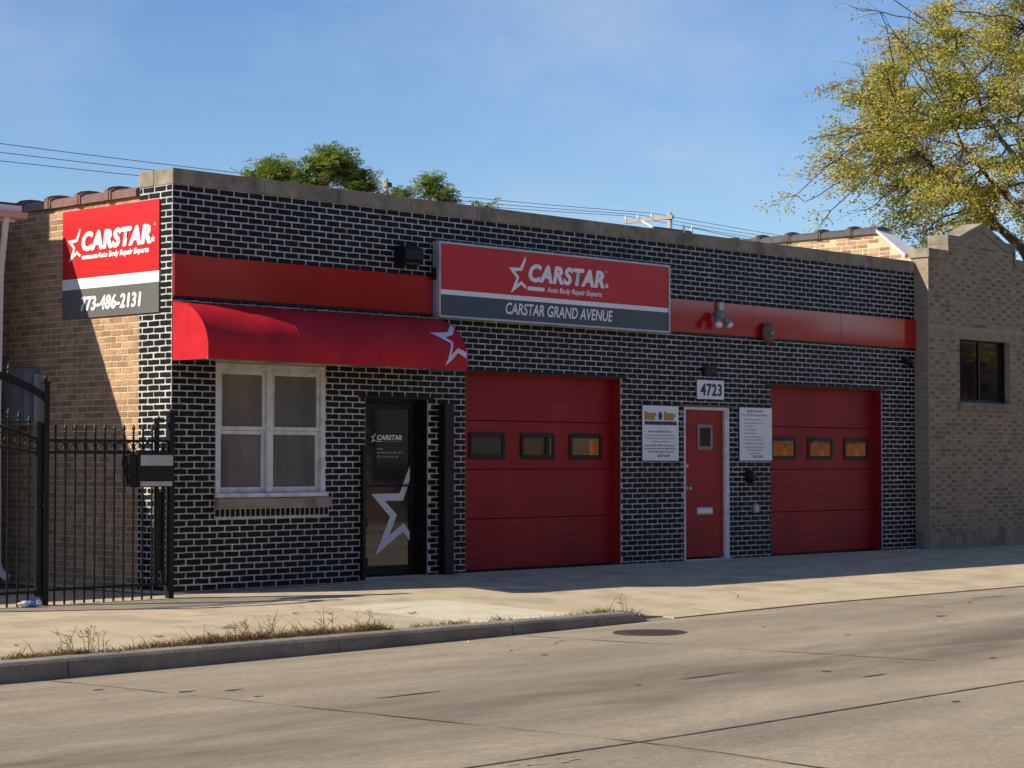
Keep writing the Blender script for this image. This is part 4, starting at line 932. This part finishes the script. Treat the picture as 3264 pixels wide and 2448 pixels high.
# ================================================================ TREES
def leaf_quads(b, p, n_, spread, size, r, droop=0):
    for _ in range(n_):
        q = p+Vector((r.gauss(0, spread[0]), r.gauss(0, spread[1]), r.gauss(0, spread[2])))
        a = Vector((r.gauss(0, 1), r.gauss(0, 1), r.gauss(0, .6)-droop)).normalized(); c = a.orthogonal().normalized()
        c = (Matrix.Rotation(r.uniform(0, 6.28), 3, a) @ c)
        l_, w_ = size*r.uniform(.6, 1.3), size*r.uniform(.32, .6)
        b.quad(tuple(q), tuple(q+a*l_*.5+c*w_*.5), tuple(q+a*l_), tuple(q+a*l_*.5-c*w_*.5))
def crown_tree(name, label, base, trunk_h, centre, rad, nlimb, nclus, nleaf, spread, size, m, seed, group=None, keep=None, trunk_r=.24, bias=None, low=-.55):
    r = random.Random(seed); t = thing(name, label, 'tree', (0, 0, 0), group)
    base = Vector(base); centre = Vector(centre); fork = Vector((base.x, base.y, base.z+trunk_h))
    wood = MB(); wood.tube([base, base.lerp(fork, .5)+Vector((.08, .05, 0)), fork], [trunk_r*1.25, trunk_r, trunk_r*.85], 10); wood.build('trunk', 'bark', t, smooth=True)
    limbs = MB(); nodes = []
    for i in range(nlimb):
        w = 2*math.pi*(i+r.uniform(-.3, .3))/nlimb; el = r.uniform(.05, 1.0)
        tip = centre+Vector((math.cos(w)*rad[0]*.72*math.cos(el*.9), math.sin(w)*rad[1]*.72*math.cos(el*.9), rad[2]*.75*(el*1.25-.35)))
        mid = fork.lerp(tip, .5)+Vector((0, 0, rad[2]*.10)); pts = []
        for k in range(11):
            s = k/10; p = fork*(1-s)**2+mid*2*s*(1-s)+tip*s*s
            p += Vector((r.gauss(0, .09), r.gauss(0, .09), r.gauss(0, .07)))*min(1, s*3); pts.append(p)
        limbs.tube(pts, [lerp(trunk_r*.55, .03, (k/10)**.7) for k in range(11)], 7)
        nodes += [(p, lerp(trunk_r*.55, .03, (k/10)**.7)) for k, p in enumerate(pts) if k > 2]
    lv = MB()
    for i in range(nclus):
        while True:
            d = Vector((r.gauss(0, 1), r.gauss(0, 1), r.gauss(0, 1))).normalized()
            if d.z < low: continue
            q = r.uniform(.25, 1)**.45*(1+.16*mnoise.noise(d*2.3+Vector((seed, 0, 0)))*2)
            c = centre+Vector((d.x*rad[0], d.y*rad[1], d.z*rad[2]))*q
            if keep is None or keep(c): break
        n0, r0 = min(nodes, key=lambda nn: (nn[0]-c).length+.25*max(0, nn[0].z-c.z))
        out = (c-centre); out.z *= .3
        out = out.normalized() if out.length > .01 else Vector((1, 0, 0))
        mid = n0.lerp(c, .55)+Vector((r.gauss(0, .12), r.gauss(0, .12), .18+r.gauss(0, .1)))
        path = [n0*(1-s)**2+mid*2*s*(1-s)+c*s*s+Vector((r.gauss(0, .03), r.gauss(0, .03), r.gauss(0, .03)))*(0 if s == 0 else 1) for s in [k/6 for k in range(7)]]
        limbs.tube(path, [lerp(min(r0*.7, .05), .011, k/6) for k in range(7)], 5)
        dens = r.choice([.15, .5, .9, 1.2, 1.6])*(1.25-.75*max(0, q-.7)/.3)
        for k in range(5):                                  # twigs fan outwards and droop a little
            dd = (out+Vector((r.gauss(0, .6), r.gauss(0, .6), r.gauss(.05, .4)))).normalized(); s0 = path[r.randrange(3, 7)]; ln = r.uniform(.5, 1.15)*spread*1.7
            tp = [s0+dd*ln*s+Vector((r.gauss(0, .02), r.gauss(0, .02), -.16*ln*s*s)) for s in (0, .33, .66, 1)]
            limbs.tube(tp, [.009, .007, .005, .003], 4, cap=False)
            for s in (.3, .55, .8, 1.0):
                p = tp[0].lerp(tp[3], s); leaf_quads(lv, p, max(1, int(nleaf*dens/20)), (spread*.30, spread*.30, spread*.17), size, r, .35)
    limbs.build('limbs', 'bark', t, fix=False)
    o = lv.build('crown', m, t, fix=False)
    return t
# honey locust turning yellow behind the neighbour
crown_tree('locust_tree', 'yellowing honey locust tree with airy crown behind the tan brick building', (35.3, 8.0, -.4), 4.9, (34.2, 8.9, 9.7), (6.05, 6.05, 4.7), 14, 440, 390, .50, .095, 'locust_leaf', 21, trunk_r=.28, low=-.78)
# tree of heaven tops over the roof: rosettes of long pinnate leaves
def pinnate(b, p, d, ln, r):
    side_ = d.cross(Vector((0, 0, 1)));  side_ = side_.normalized() if side_.length > .05 else Vector((1, 0, 0))
    n_ = 8; prev = p
    for k in range(1, n_+1):
        s = k/n_; q = p+d*ln*s+Vector((0, 0, -.16*ln*s*s)); tang = (q-prev).normalized(); prev = q
        for sg_ in (-1, 1):
            a = (side_*sg_+tang*.45+Vector((r.gauss(0, .25), r.gauss(0, .25), r.gauss(0, .35)))).normalized(); c = tang; l_ = ln*.34*(1.1-.5*abs(s-.45)); w_ = ln*.11
            b.quad(tuple(q), tuple(q+a*l_*.45+c*w_*.6), tuple(q+a*l_), tuple(q+a*l_*.45-c*w_*.6))
def heaven_tree(label, base, lobes, seed):
    r = random.Random(seed); t = thing('ailanthus_tree', label, 'tree', (0, 0, 0), 'trees behind the shop'); base = Vector(base)
    top = Vector(lobes[0][0]); fork = Vector((base.x, base.y, top.z*.6))
    MB().tube([base, base.lerp(fork, .5)+Vector((.1, 0, 0)), fork], [.17, .13, .10], 8).build('trunk', 'bark', t, smooth=True)
    lb = MB(); lv = MB()
    for (c, rad, nros) in lobes:
        c = Vector(c); rad = Vector(rad); lb.tube([fork, fork.lerp(c, .5)+Vector((0, 0, .1)), c], [.08, .06, .03], 6)
        for i in range(nros):
            d = Vector((r.gauss(0, 1), r.gauss(0, 1), r.gauss(.25, .9))).normalized(); q = r.uniform(.2, 1)**.5
            p = c+Vector((d.x*rad.x, d.y*rad.y, d.z*rad.z))*q
            lb.tube([c.lerp(p, .1)-Vector((0, 0, .3)), c.lerp(p, .6)-Vector((0, 0, .06)), p], [.03, .02, .012], 5)
            for k in range(r.randint(7, 10)):
                w = r.uniform(0, 6.28); dd = Vector((math.cos(w), math.sin(w), r.uniform(-.7, 1.1))).normalized(); pinnate(lv, p+Vector((r.gauss(0, .1), r.gauss(0, .1), r.gauss(0, .1))), dd, r.uniform(.20, .42), r)
    lb.build('limbs', 'bark', t, fix=False); lv.build('crown', 'sumac_leaf', t, fix=False)
heaven_tree('green two-lobed tree top rising above the shop roof left of the pole', (25.8, 28.0, -.4), [((26.40, 27.40, 9.86), (.72, .72, .58), 70), ((25.25, 28.60, 9.55), (.80, .80, .48), 70), ((26.95, 26.85, 9.25), (.55, .55, .5), 44), ((25.9, 27.9, 9.2), (.9, .9, .45), 50), ((24.85, 29.0, 9.2), (.35, .35, .3), 14)], 3)
heaven_tree('smaller green tree top just right of the pole above the shop roof', (28.2, 25.5, -.4), [((28.35, 25.3, 9.25), (.30, .30, .30), 20), ((27.75, 25.95, 8.95), (.30, .30, .18), 11), ((28.55, 25.05, 8.95), (.32, .32, .25), 12)], 5)
heaven_tree('tiny green sprig peeking over the roof above the box sign', (29.5, 24.15, -.4), [((29.5, 24.15, 8.72), (.14, .14, .12), 3)], 6)

# ================================================================ SMALL THINGS ON THE GROUND
mc = thing('manhole_cover', 'rusty round manhole cover in the street near the kerb end', 'manhole cover')
mx, my = 1.66, -5.12; mz = z_road(mx, my)
MB().lathe((mx, my, mz-.02), (0, 0, 1), [(.37, 0), (.37, .023), (.335, .025), (.33, .018)], 36).build('ring', 'iron_cover', mc)
MB().lathe((mx, my, mz-.02), (0, 0, 1), [(.325, 0), (.325, .026), (.31, .028), (.004, .028)], 36).build('lid', 'iron_cover', mc)
b = MB()
for i in range(-4, 5):
    for j in range(-4, 5):
        if i*i+j*j < 17: b.box(mx+i*.065-.018, mx+i*.065+.018, my+j*.065-.018, my+j*.065+.018, mz+.0085, mz+.0098)
b.build('studs', 'iron_cover', mc)['kind'] = 'stuff'
# dry weeds along the back of the kerb
gr = MB(); gg = MB(); r = random.Random(9)
def blade(b, x, y, h, lean, w=.004):
    z = z_walk(x, y); a = r.uniform(0, 6.28); dx, dy = math.cos(a)*lean, math.sin(a)*lean; px_, py_ = -math.sin(a)*w, math.cos(a)*w
    # face roughly towards the street
    px_, py_ = w*.75, -w*.65
    b.quad((x-px_, y-py_, z-.01), (x+px_, y+py_, z-.01), (x+dx*.45+px_*.7, y+dy*.45+py_*.7, z+h*.6), (x+dx*.45-px_*.7, y+dy*.45-py_*.7, z+h*.6))
    b.poly([(x+dx*.45-px_*.7, y+dy*.45-py_*.7, z+h*.6), (x+dx*.45+px_*.7, y+dy*.45+py_*.7, z+h*.6), (x+dx, y+dy, z+h)])
def dens(x):
    if x > 2.9: return 0
    pts = [(-7, .5), (-4.4, .35), (-4.0, .55), (-3.7, .18), (-3.2, .55), (-2.6, .95), (-2.0, 1.0), (-1.3, .7), (-.75, .9), (-.55, .15), (-.2, .45), (.35, .3), (.45, .06), (.75, .6), (1.0, .08), (1.7, .05), (1.78, .5), (1.95, .15), (2.25, .9), (2.55, .6), (2.9, .2)]
    return pl(x, pts)
for i in range(13000):
    x = r.uniform(-7, 2.9) if i % 2 else r.uniform(-4.6, -.6); d = dens(x)
    if r.random() > d*(.35+.9*abs(math.sin(x*5.3)*math.sin(x*2.1+1))): continue
    y = KY+.15+abs(r.gauss(0, .035+.035*d)); h = abs(r.gauss(.019, .020))*(0.6+d)+.006
    if r.random() < .02: h *= 3.0
    green = r.random() < (.8 if x > .6 else .07)
    blade(gg if green else gr, x, y, h, r.uniform(.4, 1.8)*h+.012, r.uniform(.002, .0045))
for i in range(30):                                          # tall seed stalks
    x = r.choice([r.uniform(-4.1, -3.6), r.uniform(-2.4, -1.9), r.uniform(-1.5, -.7), r.uniform(-7, 2.6)])
    if dens(x) < .12: continue
    y = KY+.18+abs(r.gauss(0, .03)); h = r.uniform(.09, .22); z = z_walk(x, y); a = r.uniform(0, 6.28); lx, ly = math.cos(a)*h*.3, math.sin(a)*h*.3
    gr.tube([(x, y, z-.01), (x+lx*.4, y+ly*.4, z+h*.6), (x+lx, y+ly, z+h)], [.0035, .0028, .0018], 3, cap=False)
    for k in range(7):
        s = r.uniform(.35, 1); q = Vector((x+lx*s, y+ly*s, z+h*s)); e_ = Vector((r.gauss(0, .03), r.gauss(0, .03), r.uniform(.0, .04)))
        gr.poly([tuple(q), tuple(q+e_+Vector((.004, -.004, .004))), tuple(q+e_*1.5)])
o = gr.build('dry_weeds', 'dry_grass', None, fix=False); o['kind'] = 'stuff'; o['label'] = 'dry brown weeds growing along the back of the kerb'; o['category'] = 'weeds'
o = gg.build('green_weeds', 'weed_green', None, fix=False); o['kind'] = 'stuff'; o['label'] = 'low green weeds at the kerb near the driveway'; o['category'] = 'weeds'
# plastic bottle by the gate post
pb = thing('plastic_bottle', 'clear plastic bottle with blue wrap lying by the gate post', 'bottle')
bz = z_walk(-2.0, -.43); d = Vector((1, -.25, 0))
MB().lathe((-2.13, -.44, bz+.036), d, [(.012, 0), (.014, .02), (.030, .045), (.034, .07), (.034, .10)], 14).build('neck', 'plastic_clear', pb, smooth=True)
MB().lathe(Vector((-2.13, -.44, bz+.036))+d.normalized()*.101, d, [(.034, 0), (.035, .02), (.035, .06), (.034, .075)], 14).build('wrap', 'plastic_blue', pb, smooth=True)
MB().lathe(Vector((-2.13, -.44, bz+.036))+d.normalized()*.177, d, [(.034, 0), (.030, .02), (.034, .04), (.032, .05), (.02, .052)], 14).build('foot', 'plastic_clear', pb, smooth=True)
# scraps and dead leaves
def scrap(name, m, x, y, zf, s, label, cat, group, up=.01):
    b = MB(); n_ = 7; z = zf(x, y); a0 = r.uniform(0, 6.28)
    rim = [(x+s*math.cos(a0+k*6.283/n_)*r.uniform(.5, 1.1), y+s*.6*math.sin(a0+k*6.283/n_)*r.uniform(.5, 1.1), z+.003+r.uniform(0, up)) for k in range(n_)]
    c = (x, y, z+up*.6)
    k0 = len(b.v); b.v += rim+[c]+[(p[0], p[1], p[2]-.0015) for p in rim]+[(c[0], c[1], c[2]-.0015)]
    for k in range(n_): q = (k+1) % n_; b.f.append((k, q, n_)); b.f.append((n_+1+q, n_+1+k, 2*n_+1)); b.f.append((k, n_+1+k, n_+1+q, q))
    o = b.build(name, m, None); return tag(o, label, cat, group)
for i in range(9): scrap('paper_scrap', 'paper', lerp(-1.6, -.35, (i+r.random())/9), FY-.02+r.uniform(-.10, .04), z_walk, r.uniform(.012, .025), 'small white scrap of litter at the foot of the fence', 'litter', 'litter under the fence', .015)
for (x, y, s) in ((-1.72, -3.1, .07), (-2.65, -3.35, .06), (-.35, -2.4, .05), (-.12, -2.62, .05), (.55, -3.05, .06), (-3.9, -2.5, .03), (-4.0, -3.3, .03), (-5.0, -2.2, .04), (.1, -1.95, .03)):
    scrap('dead_leaf', 'dead_leaf', x, y, z_walk, s, 'curled brown dead leaf on the sunlit sidewalk', 'leaf', 'dead leaves on the sidewalk', .02)
for (x, y, s) in ((3.75, -4.75, .03), (-.1, -4.45, .025)): scrap('paper_scrap', 'paper', x, y, z_road, s, 'white scrap of litter lying in the street', 'litter', 'litter in the street', .02)

# ================================================================ ACROSS THE STREET (seen mirrored in glass and glossy panels)
ow = MB(); ow.box(-60, 120, -21.0, -16.0, -.45, -.16); struct(ow.build('far_sidewalk', 'kerb'))
def far_building(x0, x1, h, m, label, wins, name='storefront_building'):
    t = thing(name, label, 'building'); Y0 = -21.2
    box('wall', m, t, x0, x1, -36, Y0, -.4, h); box('parapet_cap', 'lime_stone', t, x0-.05, x1+.05, -36, Y0+.06, h+.002, h+.18)
    for (a, c, e, f) in wins:
        w_ = bpy.data.objects.new('window', None); link(w_, t)
        box('frame', 'black_metal', w_, a-.06, c+.06, Y0+.002, Y0+.05, e-.06, f+.06); box('pane', 'glass', w_, a, c, Y0+.051, Y0+.06, e, f)
    return t
far_building(-46, -21, 6.5, 'brown_wall', 'brown brick building across the street, leftmost in the far row', [(-44+4*i, -41.6+4*i, 1, 3) for i in range(5)])
far_building(-20.5, 16.3, 6.6, 'brown_wall', 'long brown storefront across the street behind the camera', [(-18+4.2*i, -15.4+4.2*i, .8, 3.2) for i in range(7)])
far_building(18.5, 29.0, 7.0, 'brown_wall', 'brown one-storey building across the street beside the workshop', [(19.5+3.2*i, 21.3+3.2*i, 1, 3) for i in range(3)])
eb = far_building(29.5, 41.5, 5.75, 'cream_wall', 'cream workshop across the street with painted letters on its wall', [(31+5*i, 33.6+5*i, 2.6, 4.4) for i in range(2)])
far_building(42, 60, 5.35, 'brown_wall', 'brown brick garage across the street right of the workshop', [(44+4*i, 46+4*i, 1, 3) for i in range(4)])
text_mesh('EL CO', (39.4, -21.2, 4.95), (-1, 0, 0), (0, 0, 1), (0, 1, 0), 2.9, .62, bold=.03, m='brown_wall', parent=eb, lift=.004)
of = thing('orange_hoarding', 'long orange site hoarding with pale zigzag stripes across the street', 'hoarding')
box('panel', 'orange_paint', of, 30.2, 50, -20.55, -20.45, -.15, 1.95)
z_ = MB()
for i in range(30):
    x = 30.4+i*.65
    for a, c in ((x, x+.325), (x+.65, x+.325)): z_.quad((a-.04, -20.447, -.1), (a+.04, -20.447, -.1), (c+.04, -20.447, 1.9), (c-.04, -20.447, 1.9))
z_.build('stripe', 'pale_orange', of, fix=False)
crown_tree('street_tree', 'leafy street tree across the street in front of the brown building', (20.3, -19.4, -.2), 2.2, (20.3, -19.4, 4.6), (2.0, 1.6, 2.2), 7, 40, 160, .6, .16, 'far_leaf', 31, group='trees across the street')
crown_tree('street_tree', 'leafy street tree across the street before the cream workshop', (46.5, -18.9, -.2), 2.8, (46.5, -18.9, 5.8), (2.8, 2.2, 2.4), 7, 40, 160, .6, .16, 'locust_leaf', 32, group='trees across the street')

scene.render.engine = 'CYCLES'
scene.cycles.max_bounces = 8
scene.render.resolution_x, scene.render.resolution_y = 1024, 768
